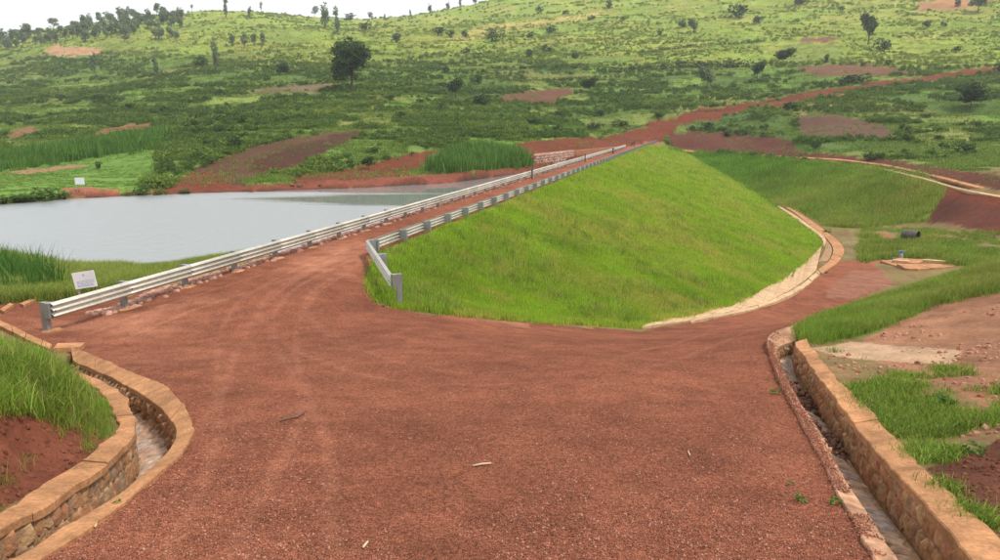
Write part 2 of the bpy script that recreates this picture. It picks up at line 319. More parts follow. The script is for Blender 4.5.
for pl in ([(470, 209), (400, 236), (330, 262), (275, 290), (248, 325), (255, 372), (272, 430), (262, 500), (225, 640)], [(330, 258), (240, 288), (150, 318), (100, 338)],
           [(345, 262), (290, 300), (268, 345), (262, 400), (215, 470), (140, 560)], [(840, 272), (790, 308), (700, 343), (560, 372), (400, 372), (300, 330), (285, 300), (330, 268)]):
    P3 = hits(pl)[:, :2]; P3 = smooth_pl(np.c_[P3, np.zeros(len(P3))], .8)
    d = pldist(GX, GY, [tuple(q[:2]) for q in P3])+.06*(fbm(GX/.6, GY/.6, 95)-.5)
    trk = np.maximum(trk, sstep(.13, .03, np.abs(d-.62))*sstep(.2, .5, fbm(GX/6, GY/6, 96))*(.35+.65*fbm(GX/.25, GY/.25, 94)))
pale = sstep(.45, .8, fbm(GX/3.5+5, GY/3.5, 97))*sstep(12, 22, RR)*sstep(60, 30, RR)*(GX < 1)
lt = np.clip(trk*.42+pale*.95, 0, 1)[..., None]
rc = rc*(1-lt)+np.array([.36, .150, .088])*(.85+.3*nr2)*lt
tint[rm] = rc[rm]; zone[rm] = 1; grav[rm] = np.clip(1-.2*trk-.4*pale, .2, 1)[rm]
m = rm & inpoly(u, v, [(832, 284), (850, 270), (885, 272), (890, 285), (850, 300), (825, 298)])
tint[m] = (np.array([.31, .135, .085])*(.7+.5*fbm(GX/2, GY/.5, 98)[..., None]))[m]
m = dam & (e_ < -2.3) & (RR < 260); tint[m] = (np.array([.26, .13, .09])*(.6+.8*fbm(GX/.8, GY/.8, 99)[..., None]))[m]
m = (Z0 < -3.02) & (e_ < 0) & (RR < 170); tint[m] = (.05, .03, .018)
zone[dam & (zone != 1)] = 2
ZG = ZG-np.where(rm, trk*.018, 0)
# ------------------------------------------------------------------ materials
MATS = {}
def mat(name, col=(.5, .5, .5), rough=.7, metal=0., attr=None, noise=None, bump=None, spec=.3, trans=0., inst=None, sat=None):
    if name in MATS: return MATS[name]
    m = bpy.data.materials.new(name); m.use_nodes = True; t = m.node_tree; nd = t.nodes; L = t.links; nd.clear()
    out = nd.new('ShaderNodeOutputMaterial'); b = nd.new('ShaderNodeBsdfPrincipled')
    b.inputs['Roughness'].default_value = rough; b.inputs['Metallic'].default_value = metal; b.inputs['Specular IOR Level'].default_value = spec
    geo = nd.new('ShaderNodeNewGeometry'); c = None
    if attr:
        a = nd.new('ShaderNodeAttribute'); a.attribute_name = attr; c = a.outputs['Color']
    else:
        a = nd.new('ShaderNodeRGB'); a.outputs[0].default_value = (*col, 1); c = a.outputs[0]
    def mul(c, sock, lo, hi):
        r = nd.new('ShaderNodeMapRange'); r.inputs[3].default_value = lo; r.inputs[4].default_value = hi; L.new(sock, r.inputs[0])
        x = nd.new('ShaderNodeMix'); x.data_type = 'RGBA'; x.blend_type = 'MULTIPLY'; x.inputs[0].default_value = 1
        L.new(c, x.inputs[6]); L.new(r.outputs[0], x.inputs[7]); return x.outputs[2]
    for (sc, lo, hi, det) in (noise or []):
        q = nd.new('ShaderNodeTexNoise'); q.inputs['Scale'].default_value = sc; q.inputs['Detail'].default_value = det; L.new(geo.outputs['Position'], q.inputs['Vector'])
        r = nd.new('ShaderNodeMapRange'); r.inputs[1].default_value = .3; r.inputs[2].default_value = .7; L.new(q.outputs[0], r.inputs[0])
        c = mul(c, r.outputs[0], lo, hi)
    if inst:
        a = nd.new('ShaderNodeAttribute'); a.attribute_name = 'tint'; a.attribute_type = 'INSTANCER'
        x = nd.new('ShaderNodeMix'); x.data_type = 'RGBA'; L.new(a.outputs['Fac'], x.inputs[0]); L.new(c, x.inputs[6]); x.inputs[7].default_value = (*inst, 1); c = x.outputs[2]
    if attr != 'leaf' and sat == 'leaf':
        a = nd.new('ShaderNodeAttribute'); a.attribute_name = 'leaf'; c = mul(c, a.outputs['Fac'], .45, 1.45)
    if sat == 'obj':
        a = nd.new('ShaderNodeObjectInfo'); c = mul(c, a.outputs['Random'], .65, 1.35)
    L.new(c, b.inputs['Base Color'])
    if bump:
        prev = None
        for (sc, dist, det) in bump:
            q = nd.new('ShaderNodeTexNoise'); q.inputs['Scale'].default_value = sc; q.inputs['Detail'].default_value = det; L.new(geo.outputs['Position'], q.inputs['Vector'])
            bp = nd.new('ShaderNodeBump'); bp.inputs['Distance'].default_value = dist; bp.inputs['Strength'].default_value = 1; L.new(q.outputs[0], bp.inputs['Height'])
            if prev: L.new(prev, bp.inputs['Normal'])
            prev = bp.outputs[0]
        L.new(prev, b.inputs['Normal'])
    sh = b.outputs[0]
    if trans:
        tr = nd.new('ShaderNodeBsdfTranslucent'); L.new(c, tr.inputs[0]); ms = nd.new('ShaderNodeMixShader'); ms.inputs[0].default_value = trans
        L.new(sh, ms.inputs[1]); L.new(tr.outputs[0], ms.inputs[2]); sh = ms.outputs[0]
    L.new(sh, out.inputs[0]); MATS[name] = m; return m
def terrain_mat():
    m = mat('ground_cover', attr='tint', rough=.95, spec=.1, noise=[(1.6, .8, 1.2, 6), (14., .82, 1.18, 5)])
    t = m.node_tree; nd = t.nodes; L = t.links; b = [x for x in nd if x.type == 'BSDF_PRINCIPLED'][0]
    src = b.inputs['Base Color'].links[0].from_socket; geo = [x for x in nd if x.type == 'NEW_GEOMETRY'][0]
    g = nd.new('ShaderNodeAttribute'); g.attribute_name = 'gravel'
    vo = nd.new('ShaderNodeTexVoronoi'); vo.inputs['Scale'].default_value = 42; L.new(geo.outputs['Position'], vo.inputs['Vector'])
    vo2 = nd.new('ShaderNodeTexVoronoi'); vo2.inputs['Scale'].default_value = 95; L.new(geo.outputs['Position'], vo2.inputs['Vector'])
    def mr(s, a, b_, c, d):
        r = nd.new('ShaderNodeMapRange'); r.inputs[1].default_value = a; r.inputs[2].default_value = b_; r.inputs[3].default_value = c; r.inputs[4].default_value = d; L.new(s, r.inputs[0]); return r.outputs[0]
    sep = nd.new('ShaderNodeSeparateColor'); L.new(vo.outputs['Color'], sep.inputs[0])
    k = mr(sep.outputs[0], 0, 1, .72, 1.3)
    sep2 = nd.new('ShaderNodeSeparateColor'); L.new(vo2.outputs['Color'], sep2.inputs[0])
    k2 = mr(sep2.outputs[1], 0, 1, .7, 1.3)
    mm = nd.new('ShaderNodeMath'); mm.operation = 'MULTIPLY'; L.new(k, mm.inputs[0]); L.new(k2, mm.inputs[1])
    x = nd.new('ShaderNodeMix'); x.data_type = 'RGBA'; x.blend_type = 'MULTIPLY'; L.new(g.outputs['Fac'], x.inputs[0]); L.new(src, x.inputs[6]); L.new(mm.outputs[0], x.inputs[7])
    L.new(x.outputs[2], b.inputs['Base Color'])
    nb = nd.new('ShaderNodeTexNoise'); nb.inputs['Scale'].default_value = 3.; nb.inputs['Detail'].default_value = 10; nb.inputs['Roughness'].default_value = .65; L.new(geo.outputs['Position'], nb.inputs['Vector'])
    b1 = nd.new('ShaderNodeBump'); b1.inputs['Distance'].default_value = .09; b1.inputs['Strength'].default_value = .8; L.new(nb.outputs[0], b1.inputs['Height'])
    b2 = nd.new('ShaderNodeBump'); b2.inputs['Distance'].default_value = .02; L.new(mr(vo.outputs['Distance'], 0, .7, 1, 0), b2.inputs['Height']); L.new(g.outputs['Fac'], b2.inputs['Strength']); L.new(b1.outputs[0], b2.inputs['Normal'])
    b3 = nd.new('ShaderNodeBump'); b3.inputs['Distance'].default_value = .01; L.new(mr(vo2.outputs['Distance'], 0, .7, 1, 0), b3.inputs['Height']); L.new(g.outputs['Fac'], b3.inputs['Strength']); L.new(b2.outputs[0], b3.inputs['Normal'])
    L.new(b3.outputs[0], b.inputs['Normal']); return m
# ------------------------------------------------------------------ mesh helpers
def mesh(name, V, Fc, smooth=False):
    me = bpy.data.meshes.new(name); V = np.asarray(V, np.float32); Fc = np.asarray(Fc, np.int32); k = Fc.shape[1]
    me.vertices.add(len(V)); me.vertices.foreach_set('co', V.ravel())
    me.loops.add(Fc.size); me.loops.foreach_set('vertex_index', Fc.ravel())
    me.polygons.add(len(Fc)); me.polygons.foreach_set('loop_start', np.arange(0, Fc.size, k, dtype=np.int32))
    me.update(calc_edges=True); me.polygons.foreach_set('use_smooth', np.full(len(Fc), smooth)); return me
def fattr(me, name, a, typ='FLOAT', dom='POINT'):
    at = me.attributes.new(name, typ, dom)
    if typ == 'FLOAT_COLOR':
        a = np.c_[a, np.ones(len(a))]; at.data.foreach_set('color', np.asarray(a, np.float32).ravel())
    elif typ == 'FLOAT_VECTOR': at.data.foreach_set('vector', np.asarray(a, np.float32).ravel())
    else: at.data.foreach_set('value', np.asarray(a, np.int32 if typ == 'INT' else np.float32).ravel())
def link(name, me, m=None, parent=None, label=None, cat=None, group=None, kind=None, loc=None, M=None):
    o = bpy.data.objects.new(name, me); COL.objects.link(o)
    if m is not None and me is not None and not me.materials: me.materials.append(m)
    if parent is not None: o.parent = parent
    if label: o['label'] = label
    if cat: o['category'] = cat
    if group: o['group'] = group
    if kind: o['kind'] = kind
    if loc is not None: o.location = loc
    if M is not None: o.matrix_local = M
    return o
class MB:
    def __init__(s): s.v = []; s.f = []
    def add(s, V, Fc):
        b = len(s.v); s.v += [tuple(map(float, p)) for p in V]; s.f += [tuple(i+b for i in q) for q in Fc]
    def box(s, x0, x1, y0, y1, z0, z1, M=None):
        V = [(x, y, z) for z in (z0, z1) for y in (y0, y1) for x in (x0, x1)]
        if M is not None: V = [tuple(M @ Vector(p)) for p in V]
        s.add(V, [(0, 2, 3, 1), (4, 5, 7, 6), (0, 1, 5, 4), (2, 6, 7, 3), (0, 4, 6, 2), (1, 3, 7, 5)])
    def loft(s, rings, close=True, caps=True):
        R = len(rings[0]); b = len(s.v); V = [p for r in rings for p in r]; Fc = []
        for i in range(len(rings)-1):
            for j in range(R if close else R-1):
                a = i*R+j; c = i*R+(j+1) % R; Fc.append((a, c, c+R, a+R))
        if caps and close: Fc += [tuple(range(R))[::-1], tuple(range((len(rings)-1)*R, len(rings)*R))]
        s.add(V, Fc)
    def tube(s, p, r, k=8, caps=True):
        rings = []
        p = [Vector(q) for q in p]
        for i, q in enumerate(p):
            t = (p[min(i+1, len(p)-1)]-p[max(i-1, 0)]).normalized(); a = t.orthogonal().normalized(); b = t.cross(a)
            ri = r[i] if hasattr(r, '__len__') else r
            rings.append([q+a*ri*math.cos(6.2832*j/k)+b*ri*math.sin(6.2832*j/k) for j in range(k)])
        s.loft(rings, True, caps)
    def make(s, name, smooth=False):
        me = bpy.data.meshes.new(name); me.from_pydata(s.v, [], s.f); me.update()
        me.polygons.foreach_set('use_smooth', np.full(len(me.polygons), smooth)); return me
# ------------------------------------------------------------------ ground sheet, split by zone
nrr, nth = GX.shape
tm = terrain_mat()
V = np.stack([GX, GY, ZG], -1).reshape(-1, 3); tf = tint.reshape(-1, 3); gf = grav.ravel()
ii, jj = np.meshgrid(np.arange(nrr-1), np.arange(nth-1), indexing='ij'); a = ii*nth+jj
Fq = np.stack([a, a+1, a+nth+1, a+nth], -1).reshape(-1, 4)
dx = np.gradient(V.reshape(nrr, nth, 3), axis=0); dy = np.gradient(V.reshape(nrr, nth, 3), axis=1)
VN = np.cross(dy, dx); VN /= np.linalg.norm(VN, axis=-1, keepdims=True)+1e-12; VN *= np.sign(VN[..., 2:3]); VN = VN.reshape(-1, 3)
zf = zone.ravel()[a.ravel()]
far = (RR.ravel()[a.ravel()] > 75); zf = np.where((zf == 0) & far, 3, zf)
for k, nm in ((0, 'ground'), (1, 'road'), (2, 'embankment'), (3, 'hillside')):
    fs = Fq[zf == k]; used = np.unique(fs); mp = np.zeros(len(V), np.int32); mp[used] = np.arange(len(used))
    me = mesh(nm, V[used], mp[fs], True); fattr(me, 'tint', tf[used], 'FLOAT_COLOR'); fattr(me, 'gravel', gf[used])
    me.normals_split_custom_set_from_vertices(VN[used].astype(np.float32))
    link(nm, me, tm, kind='structure', label={0: 'red soil and grass ground around the road', 1: 'red gravel road forking onto the dam crest', 2: 'grass covered earth dam embankment', 3: 'green terraced hillside across the valley'}[k])
# ------------------------------------------------------------------ water
def water_mat():
    m = mat('lake_water', (.21, .22, .22), .06, spec=.5); t = m.node_tree; nd = t.nodes; L = t.links; b = [x for x in nd if x.type == 'BSDF_PRINCIPLED'][0]
    b.inputs['IOR'].default_value = 2.2
    geo = [x for x in nd if x.type == 'NEW_GEOMETRY'][0]
    def noise(scale, vec, det):
        mp = nd.new('ShaderNodeMapping'); mp.inputs['Scale'].default_value = vec; L.new(geo.outputs['Position'], mp.inputs['Vector'])
        q = nd.new('ShaderNodeTexNoise'); q.inputs['Scale'].default_value = scale; q.inputs['Detail'].default_value = det; L.new(mp.outputs[0], q.inputs['Vector']); return q.outputs[0]
    wv = noise(1.6, (1, 1.3, 1), 4)
    patch = noise(.035, (.5, 3., 1), 3)
    sx = nd.new('ShaderNodeSeparateXYZ'); L.new(geo.outputs['Position'], sx.inputs[0])
    # wind dies out in the lee of the far bank
    lee = nd.new('ShaderNodeMath'); lee.operation = 'MULTIPLY_ADD'; L.new(sx.outputs[1], lee.inputs[0]); lee.inputs[1].default_value = -.012; lee.inputs[2].default_value = 1.0
    lee2 = nd.new('ShaderNodeMath'); lee2.operation = 'MULTIPLY_ADD'; L.new(sx.outputs[0], lee2.inputs[0]); lee2.inputs[1].default_value = -.011; L.new(lee.outputs[0], lee2.inputs[2])
    ad = nd.new('ShaderNodeMath'); ad.operation = 'ADD'; L.new(lee2.outputs[0], ad.inputs[0]); L.new(patch, ad.inputs[1])
    r = nd.new('ShaderNodeMapRange'); r.inputs[1].default_value = .58; r.inputs[2].default_value = .76; r.inputs[3].default_value = .03; r.inputs[4].default_value = 1.; L.new(ad.outputs[0], r.inputs[0])
    bp = nd.new('ShaderNodeBump'); bp.inputs['Distance'].default_value = .085; L.new(wv, bp.inputs['Height']); L.new(r.outputs[0], bp.inputs['Strength'])
    L.new(bp.outputs[0], b.inputs['Normal'])
    r2 = nd.new('ShaderNodeMapRange'); r2.inputs[3].default_value = .03; r2.inputs[4].default_value = .32; L.new(r.outputs[0], r2.inputs[0]); L.new(r2.outputs[0], b.inputs['Roughness'])
    return m
wv = [axis(-2, -6, -3), axis(215, -6, -3), (-40, 215, -3), (-330, 140, -3), (-330, 20, -3), (-60, 20, -3)]
b = MB(); b.add([(p[0], p[1], -3.) for p in wv], [tuple(range(len(wv)))[::-1]])
lk = link('lake', b.make('lake'), water_mat(), kind='structure', label='pale rippled water of the reservoir behind the dam')
if lk.data.polygons[0].normal.z < 0: lk.data.flip_normals()

# ------------------------------------------------------------------ masonry drains
CONC = mat('orange_concrete', (.44, .215, .10), .9, noise=[(.9, .72, 1.12, 5), (3.5, .68, 1.18, 7), (24, .75, 1.18, 6)], bump=[(30, .012, 6)], spec=.15)
PALEC = mat('pale_concrete', (.50, .33, .19), .9, noise=[(1.2, .75, 1.12, 6), (16, .82, 1.12, 5)], bump=[(20, .012, 6)], spec=.15)
MORT = mat('mortar', (.34, .20, .11), .95, noise=[(4, .6, 1.2, 6), (30, .75, 1.2, 5)], bump=[(25, .02, 6)], spec=.1)
def stone_mat(name, ramp, sc=9.):
    m = mat(name, (.3, .3, .3), .85, noise=None, bump=[(sc*3, .015, 7)], spec=.2); t = m.node_tree; nd = t.nodes; L = t.links; b = [x for x in nd if x.type == 'BSDF_PRINCIPLED'][0]
    oi = nd.new('ShaderNodeObjectInfo'); cr = nd.new('ShaderNodeValToRGB'); el = cr.color_ramp.elements
    while len(el) < len(ramp): el.new(.5)
    for i, c in enumerate(ramp): el[i].position = i/(len(ramp)-1); el[i].color = (*c, 1)
    L.new(oi.outputs['Random'], cr.inputs[0]); geo = [x for x in nd if x.type == 'NEW_GEOMETRY'][0]
    q = nd.new('ShaderNodeTexNoise'); q.inputs['Scale'].default_value = sc; q.inputs['Detail'].default_value = 7; L.new(geo.outputs['Position'], q.inputs['Vector'])
    r = nd.new('ShaderNodeMapRange'); r.inputs[1].default_value = .3; r.inputs[2].default_value = .7; r.inputs[3].default_value = .55; r.inputs[4].default_value = 1.35; L.new(q.outputs[0], r.inputs[0])
    x = nd.new('ShaderNodeMix'); x.data_type = 'RGBA'; x.blend_type = 'MULTIPLY'; x.inputs[0].default_value = 1; L.new(cr.outputs[0], x.inputs[6]); L.new(r.outputs[0], x.inputs[7]); L.new(x.outputs[2], b.inputs['Base Color']); return m
STONE = stone_mat('wall_stone', [(.38, .21, .10), (.30, .13, .065), (.42, .26, .14), (.34, .16, .08), (.25, .17, .11), (.44, .27, .13), (.33, .13, .07)])
BEDST = stone_mat('bed_stone', [(.46, .29, .19), (.33, .24, .19), (.50, .33, .21), (.38, .29, .24), (.44, .25, .15)])
def stone_mesh(seed, k=7):
    r = np.random.default_rng(seed); a = np.sort((np.arange(k)+r.uniform(-.3, .3, k))/k*2*math.pi); sq = 1/np.maximum(np.abs(np.cos(a)), np.abs(np.sin(a)))
    R = (.5*(.45+.55*sq))*r.uniform(.86, 1.12, k); x = R*np.cos(a); y = R*np.sin(a)
    tx, ty = r.uniform(-.3, .3, 2); z = .75+.25*r.random(k)
    V = [(x[i], y[i], -.6) for i in range(k)]+[(x[i]*.98, y[i]*.98, .35*z[i]) for i in range(k)]+[(x[i]*.78, y[i]*.78, z[i]+tx*x[i]+ty*y[i]) for i in range(k)]+[(0, 0, 1.08)]
    Fc = [(i, (i+1) % k, k+(i+1) % k, k+i) for i in range(k)]+[(k+i, k+(i+1) % k, 2*k+(i+1) % k, 2*k+i) for i in range(k)]+[(2*k+i, 2*k+(i+1) % k, 3*k) for i in range(k)]
    me = bpy.data.meshes.new('stone'); me.from_pydata(V, [], Fc); me.update(); return me
def stone_set(m, s0):
    L = []
    for i in range(14): me = stone_mesh(s0+i); me.materials.append(m); L.append(me)
    return L
WS = stone_set(STONE, 100); BS = stone_set(BEDST, 200)
def frame(x, y, z, o): 
    M = Matrix.Identity(4)
    for i, v in enumerate((x, y, z)): M[0][i], M[1][i], M[2][i] = v[0], v[1], v[2]
    M[0][3], M[1][3], M[2][3] = o; return M
def nrm(v): v = np.asarray(v, float); return v/(np.linalg.norm(v)+1e-12)
DEP = .52
def drain_wall(par, pa, seed, stones=True, coping=1.4, mat_c=CONC, name='coping', side_lim=300):
    a, b = pa; n = len(a); r = np.random.default_rng(seed)
    out = np.array([nrm(b[i]-a[i]) for i in range(n)])
    L = np.concatenate([[0], np.cumsum(np.linalg.norm(np.diff(a, axis=0), axis=1))])
    wob = (vnoise(L*2.2, L*0+seed, seed)-.5)*.05; wob2 = (vnoise(L*2.2+40, L*0+seed, seed)-.5)*.07; wz = (vnoise(L*1.3+9, L*0+seed, seed)-.5)*.03; wob = wob+(vnoise(L*7.7, L*0+3., seed)-.5)*.03; wob2 = wob2+(vnoise(L*7.7, L*0+7., seed)-.5)*.045
    # coping slabs, one by one
    i0 = 0
    while i0 < n-1:
        i1 = min(n-1, i0+max(3, int(coping*r.uniform(.8, 1.2)/.12)))
        if n-1-i1 < 4: i1 = n-1
        mb = MB(); rings = []; dzz = r.uniform(-.008, .008)
        for i in range(i0, i1+1):
            t = np.zeros(3)
            if i == i0: t = (a[min(i+1, n-1)]-a[i])*.03
            if i == i1: t = -(a[i]-a[max(i-1, 0)])*.03
            p = a[i]-out[i]*(.03+wob[i])+t; q = b[i]+out[i]*wob2[i]+t; z = np.array([0, 0, wz[i]+dzz])
            up = np.array([0, 0, 1.])
            rings.append([p+z-up*.085, p+z-up*.012, p+out[i]*.014+z, q-out[i]*.014+z, q+z-up*.014, q+z-up*.085])
        mb.loft(rings); link(name, mb.make(name), mat_c, par); i0 = i1
    mb = MB(); rings = []
    for i in range(n):
        p = a[i]+out[i]*.02; q = b[i]-out[i]*.02
        rings.append([p-(0, 0, .075), p-(0, 0, DEP+.25), q-(0, 0, DEP+.25), q-(0, 0, .075)])
    mb.loft(rings); link('wall', mb.make('wall'), MORT, par)
    if not stones: return
    c = 0; rows = [(.085, .29), (.30, .53)]; rest = []
    for (h0, h1) in rows:
        s = r.uniform(0, .1)
        while s < L[-1]-.1:
            wd = r.uniform(.09, .21); sc = s+wd/2; s += wd+.008
            if sc > L[-1]: break
            P = np.array([np.interp(sc, L, a[:, k]) for k in range(3)]); o = nrm([np.interp(sc, L, out[:, k]) for k in range(3)])
            hh = (h1-h0)*r.uniform(.95, 1.25); zc = -(h0+h1)/2+r.uniform(-.02, .02)
            tn = np.cross((0, 0, 1.), -o); roll = r.normal(0, .25); X = tn*math.cos(roll)+np.array([0, 0, 1.])*math.sin(roll); Y = np.cross(-o, X)
            M = frame(X*wd*1.03, Y*hh, -o*.02, P+o*.026+(0, 0, zc))
            vis = np.dot(-o[:2], -P[:2]) > 0
            if vis and c < side_lim: link('stone', WS[r.integers(14)], None, par, M=M); c += 1
            else: rest.append((r.integers(14), M))
    if rest:
        mb = MB()
        for k, M in rest: mb.add([M @ v.co for v in WS[k].vertices], [tuple(f.vertices) for f in WS[k].polygons])
        link('stone_facing', mb.make('stone_facing'), STONE, par, kind='stuff')
def drain_bed(par, pa, pb, seed):
    a = pa[0]; b = pb[0]; m = max(len(a), len(b)); T = np.linspace(0, 1, m); r = np.random.default_rng(seed)
    A_ = np.stack([np.interp(T, np.linspace(0, 1, len(a)), a[:, k]) for k in range(3)], 1); B_ = np.stack([np.interp(T, np.linspace(0, 1, len(b)), b[:, k]) for k in range(3)], 1)
    z = gauss1((A_[:, 2]+B_[:, 2])/2, 5)-DEP; mb = MB()
    mb.loft([[(*(A_[i, :2]), z[i]+.03), (*((A_[i, :2]+B_[i, :2])/2), z[i]-.03), (*(B_[i, :2]), z[i]+.03)] for i in range(m)], False)
    link('bed', mb.make('bed'), MORT, par)
    Ld = np.concatenate([[0], np.cumsum(np.linalg.norm(np.diff((A_+B_)/2, axis=0), axis=1))])
    s = 0.; c = 0
    while s < Ld[-1]-.2 and c < 290:
        wd = r.uniform(.14, .24); sc = s+wd/2; s += wd+.015
        p = np.array([np.interp(sc, Ld, A_[:, k]) for k in range(2)]); q = np.array([np.interp(sc, Ld, B_[:, k]) for k in range(2)]); zz = np.interp(sc, Ld, z)
        k = 1 if r.random() < .35 else 2; W_ = np.linalg.norm(q-p); X = nrm(np.array([*(q-p), 0])); slope = np.array([*(np.array([np.interp(sc+.1, Ld, (A_+B_)[:, i]/2) for i in range(2)])-np.array([np.interp(sc-.1, Ld, (A_+B_)[:, i]/2) for i in range(2)])), np.interp(sc+.1, Ld, z)-np.interp(sc-.1, Ld, z)]); Yv = nrm(slope); Yv = nrm(Yv-X*np.dot(X, Yv)); Zv = np.cross(X, Yv)
        if Zv[2] < 0: Yv = -Yv; Zv = -Zv
        cuts = [0, 1] if k == 1 else [0, r.uniform(.35, .65), 1]
        for f0, f1 in zip(cuts[:-1], cuts[1:]):
            cc = p+(q-p)*(f0+f1)/2; M = frame(X*W_*(f1-f0)*.97, Yv*wd*1.02, Zv*r.uniform(.02, .05), (*cc, zz+r.uniform(-.01, .012))); link('bed_stone', BS[r.integers(14)], None, par, M=M); c += 1
def empty(name, loc=(0, 0, 0), **k): return link(name, None, loc=loc, **k)
d1 = empty('storm_drain', label='curved masonry drain with stone walls beside the grassy bank', cat='drain')
drain_wall(d1, LL, 11, name='coping', side_lim=170); drain_wall(d1, LR, 12, side_lim=120); drain_bed(d1, LR, LL, 13)
d2 = empty('storm_drain', label='straight masonry drain with orange coping beside the bare verge', cat='drain')
drain_wall(d2, RRt, 21, coping=2.2, side_lim=270); drain_wall(d2, RL, 22, name='kerb', mat_c=mat('worn_kerb', (.40, .22, .13), .9, noise=[(1.5, .65, 1.25, 6), (9, .6, 1.25, 6)], bump=[(14, .03, 6)], spec=.1), coping=1.0, side_lim=25); drain_bed(d2, RL, RRt, 23)
# silt and rubble lying in the right drain
RUB = stone_mat('rubble', [(.13, .06, .04), (.2, .1, .065), (.10, .055, .04), (.24, .15, .1)], 20)
RBS = stone_set(RUB, 300)
def rock_mesh(seed, m, sub=2):
    import bmesh
    bm = bmesh.new(); bmesh.ops.create_icosphere(bm, subdivisions=sub, radius=.5); r = np.random.default_rng(seed)
    dirs = [Vector(r.normal(size=3)).normalized() for _ in range(9)]; cut = r.uniform(.26, .45, 9)
    for v in bm.verts:
        for dd, c in zip(dirs, cut):
            k = v.co.dot(dd)
            if k > c: v.co -= dd*(k-c)*.9
        v.co *= 1+.06*r.normal()
    me = bpy.data.meshes.new('rock'); bm.to_mesh(me); bm.free(); me.materials.append(m); return me
ROCKS = [rock_mesh(400+i, RUB) for i in range(6)]
def rubble(name, P, rad, nn, seed, label, zoff=0., size=(.04, .12)):
    r = np.random.default_rng(seed); mb = MB()
    for _ in range(nn):
        x, y = P[0]+r.normal(0, rad[0]), P[1]+r.normal(0, rad[1]); sz = r.uniform(*size); me = ROCKS[r.integers(6)]
        M = Matrix.Translation((x, y, P[2]+zoff+sz*.2)) @ Matrix.Rotation(r.uniform(0, 6.3), 4, Vector(r.normal(size=3))) @ Matrix.Scale(sz, 4)
        mb.add([M @ v.co for v in me.vertices], [tuple(f.vertices) for f in me.polygons])
    return link(name, mb.make(name), RUB, kind='stuff', label=label)
for k, f in enumerate((.30, .52)):
    i = int(len(RRt[0])*f); c = (RRt[0][i]+RL[0][min(len(RL[0])-1, int(len(RL[0])*(.12+f*.86)))])/2
    rubble('rubble', (c[0], c[1], RRt[0][i][2]-DEP), (.12, .5), 110, 500+k, 'dark silt and rubble lying on the drain bed', 0.)
# ------------------------------------------------------------------ kerb pieces and slabs at the far end of the left drain
def slab_quad(pts, th, name, m, zoff=.06, **k):
    q = [p+np.array([0, 0, zoff]) for p in pts]; mb = MB(); mb.loft([[tuple(p-np.array([0, 0, th])) for p in q], [tuple(p) for p in q]])
    return link(name, mb.make(name), m, **k)
def strip(par, pin, pout, name, m, seglen, th=.12, dz=.05, jitter=.01, seed=1, **hk):
    a = smooth_pl(hits(pin, **hk), .3); b = smooth_pl(hits(pout, **hk), .3); n_ = len(a); T = np.linspace(0, 1, n_)
    b = np.stack([np.interp(T, np.linspace(0, 1, len(b)), b[:, k]) for k in range(3)], 1)
    a[:, 2] = gauss1(gauss1(a[:, 2], 7), 7); b[:, 2] = gauss1(gauss1(b[:, 2], 7), 7); r = np.random.default_rng(seed)
    i0 = 0; k = max(2, int(seglen/.3))
    while i0 < n_-1:
        i1 = min(n_-1, i0+k); z = dz+r.uniform(-jitter, jitter); mb = MB(); rings = []
        for i in range(i0, i1+1):
            g = (a[min(i+1, n_-1)]-a[max(i-1, 0)])*(.04 if i == i0 else -.04 if i == i1 else 0)
            rings.append([tuple(a[i]+g+(0, 0, z-th)), tuple(a[i]+g+(0, 0, z)), tuple(b[i]+g+(0, 0, z)), tuple(b[i]+g+(0, 0, z-th))])
        mb.loft(rings); link(name, mb.make(name), m, par); i0 = i1
    return a, b
kb = empty('kerb', label='low concrete kerb running past the guardrail end', cat='kerb')
strip(kb, [(-40, 308), (0, 323), (30, 338), (52, 346)], [(-40, 315), (0, 329), (28, 343), (50, 351)], 'kerb_block', CONC, 1.2, .2, .08)
slab_quad([hit(*p) for p in ((54, 352), (80, 351), (86, 346), (58, 347))], .14, 'culvert_slab', CONC, .09, label='concrete slab covering the end of the curved drain', cat='slab')
slab_quad([hit(*p) for p in ((20, 306), (24, 307.5), (40, 300), (36, 299))], .1, 'kerb_block', CONC, .08, label='short orange kerb block lying by the tall reeds', cat='kerb block', group='loose kerb blocks')
slab_quad([hit(*p) for p in ((0, 312), (4, 314), (14, 307), (10, 305.5))], .1, 'kerb_block', CONC, .08, label='orange kerb block lying beside the low kerb', cat='kerb block', group='loose kerb blocks')
# ------------------------------------------------------------------ guardrails
STEEL = mat('galvanised_steel', (.58, .55, .47), .5, .45, noise=[(.5, .74, 1.08, 5), (9, .82, 1.06, 6)], spec=.5)
POSTM = mat('galvanised_post', (.30, .32, .32), .5, .5, noise=[(3, .8, 1.1, 4)], spec=.5)
DARKP = mat('dark_post', (.09, .085, .075), .6, .3)
BH = .42
def beam_mesh(Ln):
    prof = []
    for i in range(25):
        z = BH*(1-i/24); c = math.cos(i/24*3*2*math.pi); prof.append((.042*(-c), z))
    back = [(y-.008, z) for y, z in prof[::-1]]
    mb = MB(); ring = prof+back; mb.loft([[(x, y, z) for y, z in ring] for x in (0, Ln)]); return mb.make('beam', True)
def post_mesh(h, w_=.13, dp=.16):
    mb = MB(); t = .012
    mb.box(-w_/2, w_/2, 0, t, -.5, h); mb.box(-w_/2, -w_/2+t, t+.0005, dp-t-.0005, -.5, h); mb.box(w_/2-t, w_/2, t+.0005, dp-t-.0005, -.5, h); mb.box(-w_/2, w_/2, dp-t, dp, -.5, h); mb.box(-w_/2+t+.001, w_/2-t-.001, t+.001, dp-t-.001, h-.02, h-.004)
    return mb.make('post')
mbk = MB(); mbk.box(-.09, .09, -.13, 0, -BH*.95, 0); BLOCK = mbk.make('block'); BLOCK.materials.append(POSTM)
